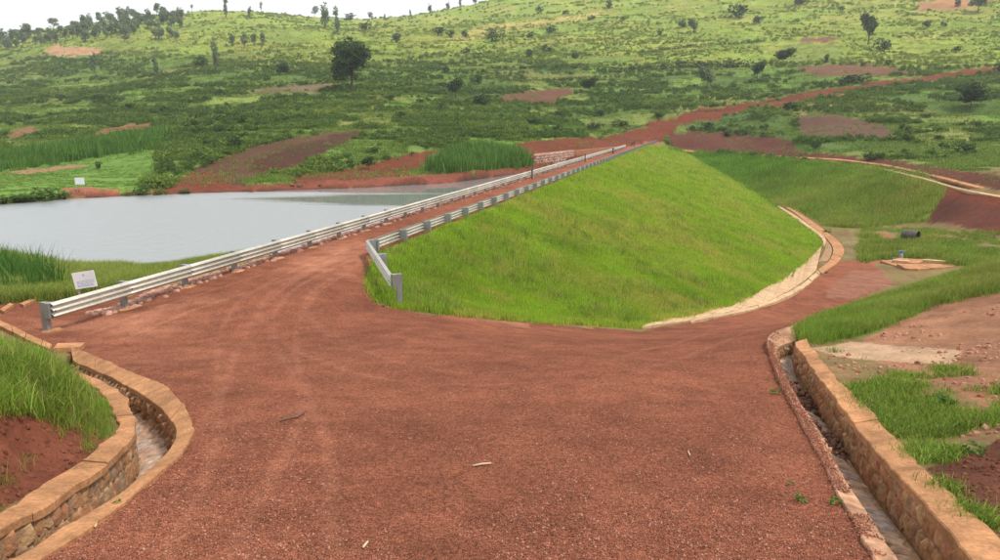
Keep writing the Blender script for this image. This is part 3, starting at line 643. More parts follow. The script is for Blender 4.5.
def padmesh():
    mb = MB(); r = np.random.default_rng(3); k = 8; pts = [((.22+.05*r.random())*math.cos(6.283*i/k)*1.3, (.16+.05*r.random())*math.sin(6.283*i/k)) for i in range(k)]
    mb.loft([[(x, y, -.15) for x, y in pts], [(x, y, .0) for x, y in pts], [(x*.85, y*.85, .025) for x, y in pts]]); return mb.make('pad')
PADM = padmesh(); PADM.materials.append(CONC)
def bolt_mesh():
    mb = MB(); mb.tube([(0, .0, 0), (0, .022, 0)], .022, 8); return mb.make('bolt')
BOLT = bolt_mesh(); BOLT.materials.append(DARKP)
def rail_run(par, pts, ztop, nrm_out, pm, bm_, blocks=True, pads=0, span=1, overl=.0, flip=False):
    """pts: post positions on the ground; beam on the road side, posts on the outer side"""
    pts = [np.asarray(p) for p in pts]
    for i, p in enumerate(pts):
        t = nrm(pts[min(i+1, len(pts)-1)]-pts[max(i-1, 0)]); t[2] = 0; t = nrm(t); o = nrm(nrm_out(t)); M = frame(t, o, (0, 0, 1), p+o*(.19 if blocks else .06))
        if np.linalg.det(np.array(M)[:3, :3]) < 0: M = frame(-t, o, (0, 0, 1), p+o*(.19 if blocks else .06))
        po = link('post', pm, None, par, M=M)
        if blocks: link('spacer_block', BLOCK, None, po, M=Matrix.Translation((0, -.001, ztop-.01)))
        if i < pads: link('footing', PADM, None, par, M=frame(t, np.cross((0, 0, 1), t), (0, 0, 1), np.array([*(p+o*.15)[:2], float(Zt(*(p+o*.15)[:2]))+.01])))
    for i in range(0, len(pts)-1, span):
        j = min(i+span, len(pts)-1); a = pts[i]; b = pts[j]; t = b-a; Ln = np.linalg.norm(t); t = t/Ln; o = nrm(nrm_out(t)); up = np.cross(t, -o)
        if up[2] < 0: up = -up
        X, org = t, a
        if np.linalg.det(np.array([X, -o, up])) < 0: X, org = -t, b
        M = frame(X*(Ln+.03), -o, up, org+up*(ztop-BH)+o*.0)
        link('beam', bm_, None, par, M=M)
        if i < 12: link('bolt', BOLT, None, par, M=frame(X, -o, up, (a+up*(ztop-BH*.5)-o*.045)))
BEAM = beam_mesh(1.0); BEAM.materials.append(STEEL)
def s_at(px, e, z=0.):
    lo, hi = -5., 400.
    for _ in range(60):
        m_ = .5*(lo+hi); p = axis(m_, e, z); x, _q = proj(p[0], p[1], p[2])
        if x < px: lo = m_
        else: hi = m_
    return lo
PL = post_mesh(.74); PL.materials.append(POSTM); PR = post_mesh(.64); PR.materials.append(POSTM)
gl = empty('guardrail', label='long pale corrugated steel guardrail along the lake edge of the crest', cat='guardrail')
s0 = s_at(56, -1.55); s1 = s_at(628, -1.55); nL = int((s1-s0)/2.7)
rail_run(gl, [axis(s0+2.7*i, -1.55, 0.) for i in range(nL)], .74, lambda t: -np.array([N[0], N[1], 0]), PL, BEAM, pads=9)
gr = empty('guardrail', label='steel guardrail with flared end along the grass slope', cat='guardrail')
s0r = s_at(371, 1.5); s1r = min(s_at(664, 1.5), DAM_END-2); nR = int((s1r-s0r)/3.0)
rail_run(gr, [axis(s0r+3.0*i, 1.5, 0.) for i in range(nR)], .64, lambda t: np.array([N[0], N[1], 0]), PR, BEAM)
E0 = hit(391, 306); E1 = axis(s0r-.25, 1.45, -.34); Mi = E0+(E1-E0)*.52; Mi[2] = (E0[2]+E1[2])/2
ft = nrm(E1-E0); FN = np.array([ft[1], -ft[0], 0]); FN = FN if FN[0] > 0 else -FN
PF = post_mesh(1.0); PF.materials.append(POSTM)
rail_run(gr, [E0, Mi, E1], 1.0, lambda t: FN, PF, BEAM, pads=1)
# dark marker post standing at a beam joint
def boxes(name, L, m, par=None, **k):
    mb = MB()
    for q in L: mb.box(*q)
    return link(name, mb.make(name), m, par, **k)
for px_, h_, lab in ((532, .95, 'dark joint post in the lake side guardrail near the stone wall'), (585, 1.05, 'dark marker post by the guardrail before the motorcycles')):
    p = axis(s_at(px_, -1.3), -1.3, 0.); mb = MB(); mb.box(-.07, .07, -.07, .07, -.3, h_); mb.box(-.1, .1, -.1, .1, h_+.0, h_+.06); link('marker_post', mb.make('marker_post'), DARKP, loc=p, label=lab, cat='post')
# ------------------------------------------------------------------ stones along the lake edge of the crest
r = np.random.default_rng(77); mb = MB(); EDGE = mat('edge_stone', (.40, .22, .16), .9, noise=[(1.2, .6, 1.3, 5), (8, .8, 1.15, 4)], bump=[(12, .02, 5)])
for i in range(1500):
    s = s0+2+(r.random()**1.6)*110; e = -2.05+r.normal(0, .18); p = axis(s, e, 0.); z = float(Zt(p[0], p[1])); me = WS[r.integers(14)]
    M = Matrix.Translation((p[0], p[1], z-.01)) @ Matrix.Rotation(r.uniform(0, 6.3), 4, 'Z') @ Matrix.Rotation(r.normal(0, .3), 4, 'X') @ Matrix.Diagonal((r.uniform(.12, .3), r.uniform(.12, .25), r.uniform(.05, .13), 1))
    mb.add([M @ v.co for v in me.vertices], [tuple(f.vertices) for f in me.polygons])
link('edge_stones', mb.make('edge_stones'), EDGE, kind='stuff', label='pale broken stones along the lake edge of the crest')
# ------------------------------------------------------------------ lined toe drain of slabs
td = empty('toe_drain', label='pale slab lined drain along the foot of the grass slope', cat='drain')
strip(td, [(640, 327), (690, 315), (740, 302), (774, 284), (805, 263), (822, 246)], [(642, 329), (690, 321), (740, 311), (768, 302), (798, 286), (816, 271)], 'slab', PALEC, 1.5, .15, .07, .03, 5)
strip(td, [(690, 322), (740, 312), (769, 303), (799, 287.5), (817, 272.5)], [(691, 323.5), (741, 314), (771, 305.5), (802, 290), (820, 275)], 'kerb', PALEC, 2.4, .25, .12, .03, 6)
strip(td, [(818, 271), (829, 262), (833, 250), (826, 239), (812, 228), (795, 214), (780, 205.5)], [(822, 275), (839, 262), (844, 251), (838, 242), (824, 231), (806, 218), (786, 206)], 'coping', CONC, 2.2, .3, .12, .02, 7)
strip(td, [(822, 247), (822, 240), (810, 230), (795, 219), (776, 206)], [(824.5, 247), (825, 239), (813, 229), (798, 218), (778, 206)], 'coping', PALEC, 2.2, .3, .12, .02, 8)
strip(td, [(818, 262), (825, 250), (824, 240), (811, 229), (796, 217)], [(828, 261), (832, 250), (826, 240), (813, 228.5), (797, 216)], 'bed_slab', MORT, 1.6, .1, .03, .02, 9)
# ------------------------------------------------------------------ contour canal
cn_ = empty('canal', label='contour canal with two concrete kerbs above the valley grass', cat='canal')
strip(cn_, [(668, 149.2), (700, 151.6), (760, 155.4), (820, 158.8), (845, 160.5), (888, 166), (934, 176), (974, 186), (1010, 195)], [(668, 150.2), (700, 152.7), (760, 156.5), (820, 160), (845, 161.8), (888, 167.6), (934, 178), (974, 188.4), (1010, 197.5)], 'kerb', CONC, 5, .3, .18, .01, 3, y0=60)
strip(cn_, [(878, 168.6), (920, 178), (955, 188), (982, 193.5), (1010, 198.5)], [(878, 169.6), (920, 179.3), (955, 189.6), (982, 195.2), (1010, 200.2)], 'kerb', PALEC, 5, .3, .16, .01, 4, y0=60)
# ------------------------------------------------------------------ concrete pad, pipe, blocks on the valley floor
def pad_of(poly, name, m, th, zoff, **k):
    p = [hit(*q) for q in poly]; z = max(q[2] for q in p); mb = MB(); mb.loft([[(q[0], q[1], z-th) for q in p], [(q[0], q[1], z+zoff) for q in p]]); return link(name, mb.make(name), m, **k)
pd = empty('concrete_pad', label='cracked pale orange concrete pad on the valley floor', cat='pad')
for q in ([(880, 263), (893, 261.5), (905, 265), (896, 266.5)], [(893.5, 261.4), (925, 261.2), (940, 264.6), (905.5, 264.9)], [(896.5, 266.8), (940, 265), (955, 267), (918, 271), (905, 270.5)], [(925.5, 261.1), (944, 261.4), (956, 266.6), (941, 264.6)]): pad_of(q, 'pad_slab', CONC, .5, .05, parent=pd)
pad_of([(892, 264.3), (908, 264.8), (909, 263.9), (893, 263.4)], 'concrete_block', PALEC, .3, .3, label='low concrete strip on the pad beside the blue drum', cat='concrete block')
pad_of([(922, 264.6), (944, 264.8), (945, 263.8), (923, 263.6)], 'concrete_block', PALEC, .3, .3, label='long low concrete strip lying across the pad', cat='concrete block')
pad_of([(950, 264.2), (962, 263.4), (963, 262.6), (951, 263.2)], 'concrete_block', CONC, .3, .3, label='orange concrete strip at the end of the pad by the bank', cat='concrete block')
PIPEM = mat('black_pipe', (.085, .065, .055), .6, noise=[(2, .7, 1.4, 4)])
pp = hit(910, 241.5); R_ = .62; mb = MB(); ax = nrm(np.array([.62, -.78, 0])); k = 28; Ln = .75
rings = []
for (rad, t) in ((R_*.88, Ln-.02), (R_*.94, Ln), (R_, Ln-.01), (R_, -Ln), (R_*.88, -Ln), (R_*.88, Ln-.02)):
    sd_ = np.cross(ax, (0, 0, 1)); rings.append([tuple(pp+np.array([0, 0, R_*.95])+ax*t+sd_*rad*math.cos(6.2832*j/k)+np.array([0, 0, 1])*rad*math.sin(6.2832*j/k)) for j in range(k)])
mb.loft(rings, True, False); link('pipe', mb.make('pipe', False), PIPEM, label='short black drainage pipe lying on the valley grass', cat='pipe')
BLUE = mat('blue_paint', (.10, .16, .26), .5); WHITE = mat('white_paint', (.75, .76, .78), .5, noise=[(3, .88, 1.03, 4)])
bp_ = hit(900.5, 261); bdr = empty('water_valve', loc=bp_-np.array([0, 0, .12]), label='small blue and grey valve standing behind the concrete pad', cat='valve')
mb = MB(); mb.tube([(0, 0, -.2), (0, 0, .35), (0, 0, .36), (0, 0, .75), (0, 0, .8)], [.3, .3, .18, .16, .05], 14); link('body', mb.make('body'), mat('grey_iron', (.3, .32, .34), .5, .3), bdr)
mb = MB(); mb.tube([(-.35, 0, 1.0), (.35, 0, 1.0)], .05, 8); mb.tube([(0, -.35, 1.0), (0, .35, 1.0)], .05, 8); mb.tube([(0, 0, .8), (0, 0, 1.05)], .05, 8); link('handwheel', mb.make('handwheel'), BLUE, bdr)
mb = MB(); mb.tube([(-.8, 0, .2), (-.3, 0, .2), (-.3, 0, .2)], .17, 12); mb.tube([(-.78, 0, .2), (-.72, 0, .2)], .27, 12); link('flange_pipe', mb.make('flange_pipe'), BLUE, bdr)
# ------------------------------------------------------------------ sign boards
def sign(loc, wd, ht, post, tilt, rz, label, text=True):
    o = empty('notice_board', loc=loc, label=label, cat='sign'); o.rotation_euler = (0, math.radians(tilt), math.radians(rz))
    boxes('panel', [(-wd/2, wd/2, -.012, .012, post, post+ht)], WHITE, o)
    for x in ((-wd*.42,) if text else (-wd*.4, wd*.4)): boxes('post', [(x-.025, x+.025, .0135, .06, -.4, post+ht*.9)], mat('grey_wood', (.33, .29, .24), .8), o)
    if text:
        GRY = mat('faded_ink', (.40, .44, .58), .7); pn = o.children[0]
        L = []; r = np.random.default_rng(9)
        for k, z in enumerate((.42, .34, .26, .17, .1)):
            x = -wd*.38
            while x < wd*.38:
                q = r.uniform(.03, .1); L.append((x, min(x+q, wd*.4), -.0145, -.0125, post+ht*z, post+ht*(z+.045))); x += q+.022
        L.append((-.03, .03, -.0145, -.0125, post+ht*.72, post+ht*.86))
        boxes('lettering', L, GRY, pn, kind='stuff')
p = hit(76, 300); ds = p[1]/F
sg = sign(p+np.array([.45, 0, 0]), 22*ds, 17*ds, 13*ds, -8, 4, 'white notice board with faded writing behind the guardrail end')
p = hit(81, 193.5, y0=60); sign(p, 1.05, .75, 1.0, 0, 0, 'small white board on two legs on the far lake shore', False)
# ------------------------------------------------------------------ stone faced wall beyond the crest
bw = axis(s_at(533, -4.2)+4, -4.2, 0.); bq = axis(s_at(572, -4.2)+8, -3.6, 0.)
def riprap():
    y1, y2 = hit(540, 163)[1]-3, hit(572, 154)[1]-3; A1 = PY(533, 168, y1); B1 = PY(574, 160, y2); zt = PY(533, 154.5, y1+1)[2]; zt2 = PY(574, 150.5, y2+1)[2]
    o = empty('stone_wall', label='sloped wall of rough pinkish stones by the lake guardrail', cat='wall'); bk = np.array([0, 3.0, 0])
    mb = MB(); P0 = np.array([*A1[:2], A1[2]-2.]); P1 = np.array([*B1[:2], B1[2]-2.]); Q0 = np.array([A1[0]+.4, A1[1]+1., zt]); Q1 = np.array([B1[0], B1[1]+1., zt2])
    mb.loft([[P0, Q0, Q0+bk, P0+bk], [P1, Q1, Q1+bk, P1+bk]]); link('wall', mb.make('wall'), MORT, o)
    mb = MB(); r = np.random.default_rng(5); X = nrm(P1-P0); up = nrm(Q0-P0); nn = np.cross(X, up); nn = nn if nn[1] < 0 else -nn
    for i in range(26):
        for j in range(9):
            f = (i+.5*(j % 2)+r.uniform(-.2, .2))/26; g = (j+.5+r.uniform(-.15, .15))/9
            c = (P0*(1-f)+P1*f)*(1-g)+(Q0*(1-f)+Q1*f)*g; me = WS[r.integers(14)]; L1 = np.linalg.norm(P1-P0)/26*r.uniform(.8, 1.1); L2 = np.linalg.norm(Q0-P0)/9*r.uniform(.8, 1.2)
            M = frame(X*L1, np.cross(nn, X)*L2, nn*.18, c); mb.add([M @ v.co for v in me.vertices], [tuple(q.vertices) for q in me.polygons])
    link('stone_facing', mb.make('stone_facing'), mat('pink_stone', (.40, .25, .20), .9, noise=[(1.1, .55, 1.3, 4), (4, .8, 1.2, 4)]), o, kind='stuff')
    mb = MB(); G0 = Q1+(-.3, -.3, -1.2); G1 = PY(622, 146.5, y2+14); mb.loft([[G0+(0, 0, -2), G0+(0, 0, 1.1), G0+(0, 2, 1.1), G0+(0, 2, -2)], [G1+(0, 0, -2.5), G1, G1+(0, 2, 0), G1+(0, 2, -2.5)]]); link('wing_wall', mb.make('wing_wall'), mat('orange_render', (.30, .13, .07), .9, noise=[(.6, .7, 1.2, 4)]), o)
riprap()
# ------------------------------------------------------------------ motorcycles parked on the crest
RUBB = mat('black_rubber', (.02, .02, .02), .7); CHR = mat('engine_metal', (.22, .22, .22), .4, .7)
def motorcycle(loc, rz, paint, label):
    o = empty('motorcycle', loc=loc, label=label, cat='motorcycle', group=None); o.rotation_euler.z = rz
    for x in (-.62, .62):
        mb = MB(); k = 20; rings = []
        for j in range(k+1):
            a = 6.2832*j/k; c = np.array([x+.25*math.cos(a), 0, .3+.25*math.sin(a)]); d = np.array([math.cos(a), 0, math.sin(a)])
            rings.append([c+d*.05*math.cos(q)+np.array([0, 1, 0])*.05*math.sin(q) for q in np.arange(6)*1.0472])
        mb.loft(rings, True, False); wh = link('wheel', mb.make('wheel'), RUBB, o)
        mb = MB()
        for j in range(6): a = j*1.0472; mb.tube([(x, 0, .3), (x+.24*math.cos(a), 0, .3+.24*math.sin(a))], .012, 5)
        mb.tube([(x, -.06, .3), (x, .06, .3)], .05, 8); link('spokes', mb.make('spokes'), CHR, wh)
    mb = MB(); mb.tube([(.05, 0, .78), (.2, 0, .86), (.42, 0, .84), (.5, 0, .8)], [.09, .15, .13, .06], 10); link('fuel_tank', mb.make('fuel_tank', True), paint, o)
    mb = MB(); mb.tube([(-.68, 0, .84), (-.4, 0, .8), (.08, 0, .78)], [.08, .13, .1], 8); link('seat', mb.make('seat', True), RUBB, o)
    mb = MB(); mb.box(-.12, .22, -.12, .12, .28, .6); mb.tube([(-.1, .14, .4), (-.75, .17, .38)], .045, 8); link('engine', mb.make('engine'), CHR, o)
    mb = MB(); mb.tube([(.62, -.09, .3), (.4, -.09, .95)], .025, 6); mb.tube([(.62, .09, .3), (.4, .09, .95)], .025, 6); mb.tube([(.3, -.36, 1.02), (.4, 0, .98), (.3, .36, 1.02)], .018, 6); link('fork', mb.make('fork'), CHR, o)
    mb = MB(); mb.tube([(-.62, .08, .3), (0, .08, .35), (.4, .0, .8), (-.6, .0, .75), (-.62, -.08, .3)], .022, 6); link('frame', mb.make('frame'), CHR, o)
    mb = MB(); mb.tube([(.46, 0, .9), (.56, 0, .9)], [.06, .085], 10); link('headlight', mb.make('headlight'), WHITE, o)
mo = -TH
motorcycle(axis(s_at(613, -.95), -.95, 0.), math.pi/2-TH, BLUE, 'blue motorcycle parked against the lake side guardrail')
motorcycle(axis(s_at(632, -1.5)+1, -1.4, 0.), math.pi/2-TH+.5, mat('dark_paint', (.05, .03, .03), .4), 'dark motorcycle standing just past the end of the lake guardrail')

# ------------------------------------------------------------------ vegetation: meshes
def blades(seed, nb, h, spread, wd, lean=.35, seg=2):
    r = np.random.default_rng(seed); V = []; Fc = []; lf = []
    for _ in range(nb):
        a = r.uniform(0, 6.283); d = np.array([math.cos(a), math.sin(a)]); b0 = r.normal(0, spread, 2); hh = h*r.uniform(.55, 1.15); ln = hh*lean*abs(r.normal(.6, .5)); w_ = wd*r.uniform(.6, 1.2); sd = np.array([-d[1], d[0]]); i = len(V); q = r.random()
        fa = r.uniform(0, 6.283); sd = np.array([math.cos(fa), math.sin(fa)])
        for t in (0, .55):
            c = b0+d*ln*t*t; ww = w_*(1-.35*t)/2
            V += [(*(c-sd*ww), hh*t*(1-.1*t)), (*(c+sd*ww), hh*t*(1-.1*t))]
        V.append((*(b0+d*ln), hh*.92)); Fc += [(i, i+1, i+3, i+2), (i+2, i+3, i+4, i+4)]; lf += [q]*5
    me = bpy.data.meshes.new('tuft'); me.from_pydata(V, [], [f if f[2] != f[3] else f[:3] for f in Fc]); me.update(); fattr(me, 'leaf', lf); return me
def leafcloud(seed, cen, rad, n_c, n_l, size, crad, flat=.8, shell=.6):
    """leaf sized quads in clumps through ellipsoids (cen, rad lists)"""
    r = np.random.default_rng(seed); V = []; Fc = []; lf = []
    for c, R in zip(cen, rad):
        for _ in range(max(1, int(n_c*R[0]*R[0]))):
            d = nrm(r.normal(size=3)); k = r.uniform(shell, 1.)**.6*r.uniform(.75, 1.12); p = np.array(c)+d*np.array(R)*k; tq = r.uniform(.0, 1)
            for _ in range(n_l):
                q = p+r.normal(size=3)*crad*np.array([1, 1, flat]); u_ = nrm(r.normal(size=3)); v_ = nrm(np.cross(u_, r.normal(size=3))); s_ = size*r.uniform(.6, 1.4)
                i = len(V); V += [q-u_*s_*.7, q+v_*s_*.4, q+u_*s_*.7, q-v_*s_*.4]; Fc.append((i, i+1, i+2, i+3)); lf += [np.clip(tq*.7+.3*r.random(), 0, 1)]*4
    me = mesh('crown', np.array(V), np.array(Fc)); fattr(me, 'leaf', lf); return me
def trunkmesh(h, r0, seed, limbs=4, top=.6):
    mb = MB(); r = np.random.default_rng(seed); mb.tube([(0, 0, -.5), (.0, 0, h*.2), (r.normal()*.03*h, r.normal()*.03*h, h*.6), (r.normal()*.05*h, r.normal()*.05*h, h)], [r0*1.3, r0, r0*.7, r0*.25], 7)
    for _ in range(limbs):
        z = h*r.uniform(.35, .75); a = r.uniform(0, 6.28); l = h*r.uniform(.2, .4)*top; mb.tube([(0, 0, z), (l*.6*math.cos(a), l*.6*math.sin(a), z+l*.4), (l*math.cos(a), l*math.sin(a), z+l*.9)], [r0*.5, r0*.35, r0*.12], 5)
    return mb.make('trunk', True)
BARK = mat('bark', (.10, .075, .055), .9, noise=[(6, .6, 1.3, 4)])
G = lambda nm, c, tr=.25: mat(nm, c, .75, sat='leaf', trans=tr, spec=.2)
LF_DARK = G('leaves_dark', (.055, .092, .028)); LF_MID = G('leaves_mid', (.085, .145, .034)); LF_EUC = G('leaves_greygreen', (.17, .22, .11)); LF_YEL = G('leaves_light', (.15, .22, .04)); LF_REED = G('leaves_reed', (.10, .20, .034))
def scatter(name, P, scl, rz, tintv, protos, label, tilt=None):
    P = np.asarray(P, np.float32); n_ = len(P); me = bpy.data.meshes.new(name); me.vertices.add(n_); me.vertices.foreach_set('co', P.ravel()); me.update()
    r = np.random.default_rng(n_); fattr(me, 'scl', scl); fattr(me, 'tint', tintv); fattr(me, 'idx', r.integers(0, len(protos), n_), 'INT')
    rot = np.zeros((n_, 3)); rot[:, 2] = rz
    if tilt is not None: rot[:, :2] = r.normal(0, tilt, (n_, 2))
    fattr(me, 'rot', rot, 'FLOAT_VECTOR')
    o = link(name, me, kind='stuff', label=label); g = bpy.data.node_groups.new(name, 'GeometryNodeTree')
    g.interface.new_socket('Geometry', in_out='INPUT', socket_type='NodeSocketGeometry'); g.interface.new_socket('Geometry', in_out='OUTPUT', socket_type='NodeSocketGeometry')
    gi = g.nodes.new('NodeGroupInput'); go = g.nodes.new('NodeGroupOutput'); jn = g.nodes.new('GeometryNodeJoinGeometry')
    def na(nm, ty):
        q = g.nodes.new('GeometryNodeInputNamedAttribute'); q.data_type = ty; q.inputs[0].default_value = nm; return q.outputs[0]
    for k, pm in enumerate(protos):
        po = bpy.data.objects.new(name+'_shape', pm); oi = g.nodes.new('GeometryNodeObjectInfo'); oi.inputs[0].default_value = po; oi.inputs[1].default_value = True
        cp = g.nodes.new('FunctionNodeCompare'); cp.data_type = 'INT'; cp.operation = 'EQUAL'; g.links.new(na('idx', 'INT'), cp.inputs[2]); cp.inputs[3].default_value = k
        ip = g.nodes.new('GeometryNodeInstanceOnPoints'); g.links.new(gi.outputs[0], ip.inputs['Points']); g.links.new(cp.outputs[0], ip.inputs['Selection']); g.links.new(oi.outputs['Geometry'], ip.inputs['Instance'])
        g.links.new(na('scl', 'FLOAT'), ip.inputs['Scale']); e2 = g.nodes.new('FunctionNodeEulerToRotation'); g.links.new(na('rot', 'FLOAT_VECTOR'), e2.inputs[0]); g.links.new(e2.outputs[0], ip.inputs['Rotation'])
        g.links.new(ip.outputs[0], jn.inputs[0])
    g.links.new(jn.outputs[0], go.inputs[0]); md = o.modifiers.new('scatter', 'NODES'); md.node_group = g; return o
def with_mat(ms, m):
    for q in ms: q.materials.append(m)
    return ms
def sample(n_, x0, x1, y0, y1, pw=1.0):
    """random ground points, denser near"""
    y = (y0**(1-pw)+(y1**(1-pw)-y0**(1-pw))*rng.random(n_))**(1/(1-pw)) if pw != 1 else y0*(y1/y0)**rng.random(n_)
    x = rng.uniform(x0, x1, n_) if x0 is not None else None
    return x, y
def cone(n_, y0, y1, pw=2., u0=-60, u1=1060):
    _, y = sample(n_, None, None, y0, y1, pw); uu = rng.uniform(u0, u1, n_); x = (uu-CX)/F*y*1.02; return x, y
def ground_pts(x, y, poly=None, ymax=None, excl=None, jit=0.):
    z = interp(ZG, x, y); zb = Zt(x, y); px, py = proj(x, y, zb); ok = np.abs(z-zb) < .3
    if jit: px = px+rng.normal(0, jit, len(x))*20/np.maximum(y, 5); py = py+rng.normal(0, jit*.5, len(x))*20/np.maximum(y, 5)
    if poly is not None:
        q = np.zeros(len(x), bool)
        for pl in (poly if isinstance(poly[0], list) else [poly]): q |= inpoly(px, py, pl)
        ok &= q
    return np.c_[x, y, z], ok, px, py
# ---- dam grass
GR1 = mat('slope_grass', (.30, .455, .034), .7, sat='leaf', trans=.45, inst=(.56, .45, .12), spec=.2, noise=[(.35, .82, 1.15, 4)])
GR2 = mat('bank_grass', (.17, .29, .028), .7, sat='leaf', trans=.45, inst=(.36, .30, .10), spec=.2, noise=[(.6, .75, 1.25, 3)])
tA = with_mat([blades(600+i, 16, .26, .13, .022) for i in range(5)], GR1); tB = with_mat([blades(620+i, 22, .34, .13, .012, .75) for i in range(5)], GR2); tC = with_mat([blades(640+i, 12, .085, .07, .008, 1.) for i in range(4)], GR2)
x, y = cone(330000, 16, 225, 1.75, 330, 880); P, ok, px, py = ground_pts(x, y, DAMG, jit=2.)
e, s = es(x, y); ok &= (e > 1.95) | (s < 8)
P = P[ok]; dens = fbm(P[:, 0]/2.5, P[:, 1]/2.5, 121); dry_ = np.clip(sstep(.40, .72, fbm(P[:, 0]/5+3, P[:, 1]/5, 122))*.38+.4*sstep(.5, .8, fbm(P[:, 0]/.9, P[:, 1]/.9, 123))+rng.random(len(P))*.3*(rng.random(len(P)) < .5)-.05, 0, 1)
scatter('slope_grass', P, (.42+.5*dens)*(.85+P[:, 1]/100)*rng.uniform(.7, 1.3, len(P)), rng.uniform(0, 6.28, len(P)), dry_, tA, 'dense bright green grass covering the dam slope')
print('dam grass', len(P))
k = rng.integers(0, len(P), 2600); k = k[fbm(P[k, 0]/4, P[k, 1]/4, 125) > .48]
scatter('slope_weeds', P[k], rng.uniform(.7, 1.7, len(k))*(.8+P[k, 1]/140), rng.uniform(0, 6.28, len(k)), rng.random(len(k))**2, tB, 'scattered taller weeds and stalks on the dam slope')
# ---- valley grass
GR3 = mat('valley_grass', (.155, .30, .03), .7, sat='leaf', trans=.4, inst=(.42, .38, .09), spec=.2, noise=[(.15, .7, 1.2, 4)]); tV = with_mat([blades(690+i, 16, .26, .13, .022) for i in range(4)], GR3)
x, y = cone(90000, 55, 215, 1.6, 650, 1010); P, ok, px, py = ground_pts(x, y, [VALG, [(862, 262), (862, 232), (1010, 236), (1010, 262), (960, 266), (890, 258)]]); 
P = P[ok & (fbm(x/3, y/3, 131) > .25+.3*(y < 92))]; k = sstep(170, 100, P[:, 1])
scatter('valley_grass', P, rng.uniform(.8, 1.8, len(P))*(.8+P[:, 1]/110), rng.uniform(0, 6.28, len(P)), np.clip(k*1.1*fbm(P[:, 0]/8, P[:, 1]/8, 133)-.05+.1*rng.random(len(P)), 0, 1), tV, 'green grass on the valley side below the canal')
x, y = cone(26000, 52, 100, 1.4, 820, 1040); P, ok, px, py = ground_pts(x, y, [(856, 262), (862, 226), (1010, 233), (1040, 280), (960, 266), (890, 262)]); PATH = [(845, 263), (870, 250), (885, 240), (868, 232), (888, 231), (908, 244), (892, 257), (875, 265)]
ok &= ~inpoly(px, py, PATH) & ~inpoly(px, py, [(878, 261), (945, 260.5), (958, 267), (915, 272)]) & ~inpoly(px, py, [(905, 243), (935, 235), (960, 236), (935, 244)]) & (fbm(x/1.8, y/1.8, 136) > .40); P = P[ok]
scatter('floor_grass', P, rng.uniform(.4, 1.5, len(P)), rng.uniform(0, 6.28, len(P)), np.clip(rng.random(len(P))*.9*fbm(P[:, 0]/4, P[:, 1]/4, 137)*1.6-.1, 0, 1), tV, 'rough mixed grass on the valley floor around the pipe')
# ---- right bank and verge
BANKG = [(800, 333), (830, 318), (905, 288), (1010, 256), (1010, 288), (930, 303), (895, 320), (850, 334), (815, 342)]
x, y = cone(90000, 13, 40, 1.3, 780, 1080); P, ok, px, py = ground_pts(x, y, BANKG, jit=4); P = P[ok]
scatter('bank_grass', P, rng.uniform(.35, .8, len(P))*(.4+1.1*fbm(P[:, 0]/1.2, P[:, 1]/1.2, 141)), rng.uniform(0, 6.28, len(P)), np.clip(.05+.9*(fbm(P[:, 0]/1.5, P[:, 1]/1.5, 142)-.35)+.2*rng.random(len(P)), 0, 1), tB, 'thick green grass on the bank beside the ramp')
VERGE = [(810, 348), (845, 352), (1060, 340), (1080, 480), (1070, 620), (1000, 545), (912, 460), (850, 395)]
x, y = cone(90000, 3.2, 30, 1.5, 780, 1150); P, ok, px, py = ground_pts(x, y, VERGE); g = fbm(x/1.0, y/1.0, 151)-.05+.45*(fbm(x/.35,y/.35,152)-.5)+.12*sstep(420, 380, py)*(-1)+.10*sstep(1000, 900, px)
g = g-.22*sstep(372, 352, py)-.25*inpoly(px, py, [(925, 470), (1000, 435), (1100, 450), (1100, 640), (1035, 560)])
P = P[ok & (g > .545)]
scatter('verge_grass', P, rng.uniform(.6, 1.6, len(P)), rng.uniform(0, 6.28, len(P)), rng.random(len(P))**2*.6, tC, 'patchy short grass on the bare verge beside the drain')
# ---- left bank
x = rng.uniform(-16, -2.5, 150000); y = rng.uniform(2.5, 22, 150000); inb = inpoly(x, y, lpoly); dd = pldist(x, y, lb); P, ok, px, py = ground_pts(x, y)
bare = inpoly(px, py, [(-200, 580), (-100, 530), (0, 512), (50, 480), (88, 458), (85, 440), (60, 424), (30, 416), (0, 418), (-200, 436)])
ok &= inb & (dd > .06) & (~bare | (rng.random(len(x)) < .07*(fbm(x/.4, y/.4, 163) > .5))); ok &= (fbm(x/.9, y/.9, 161) > .3)
P = P[ok][:26000]; hgt = sstep(.05, .7, pldist(P[:, 0], P[:, 1], lb))
scatter('left_bank_grass', P, rng.uniform(.45, 1.0, len(P))*(.4+.5*hgt), rng.uniform(0, 6.28, len(P)), np.clip(rng.random(len(P))**3*.9, 0, 1), tB, 'long green grass on the bank beside the curved drain', tilt=.15)
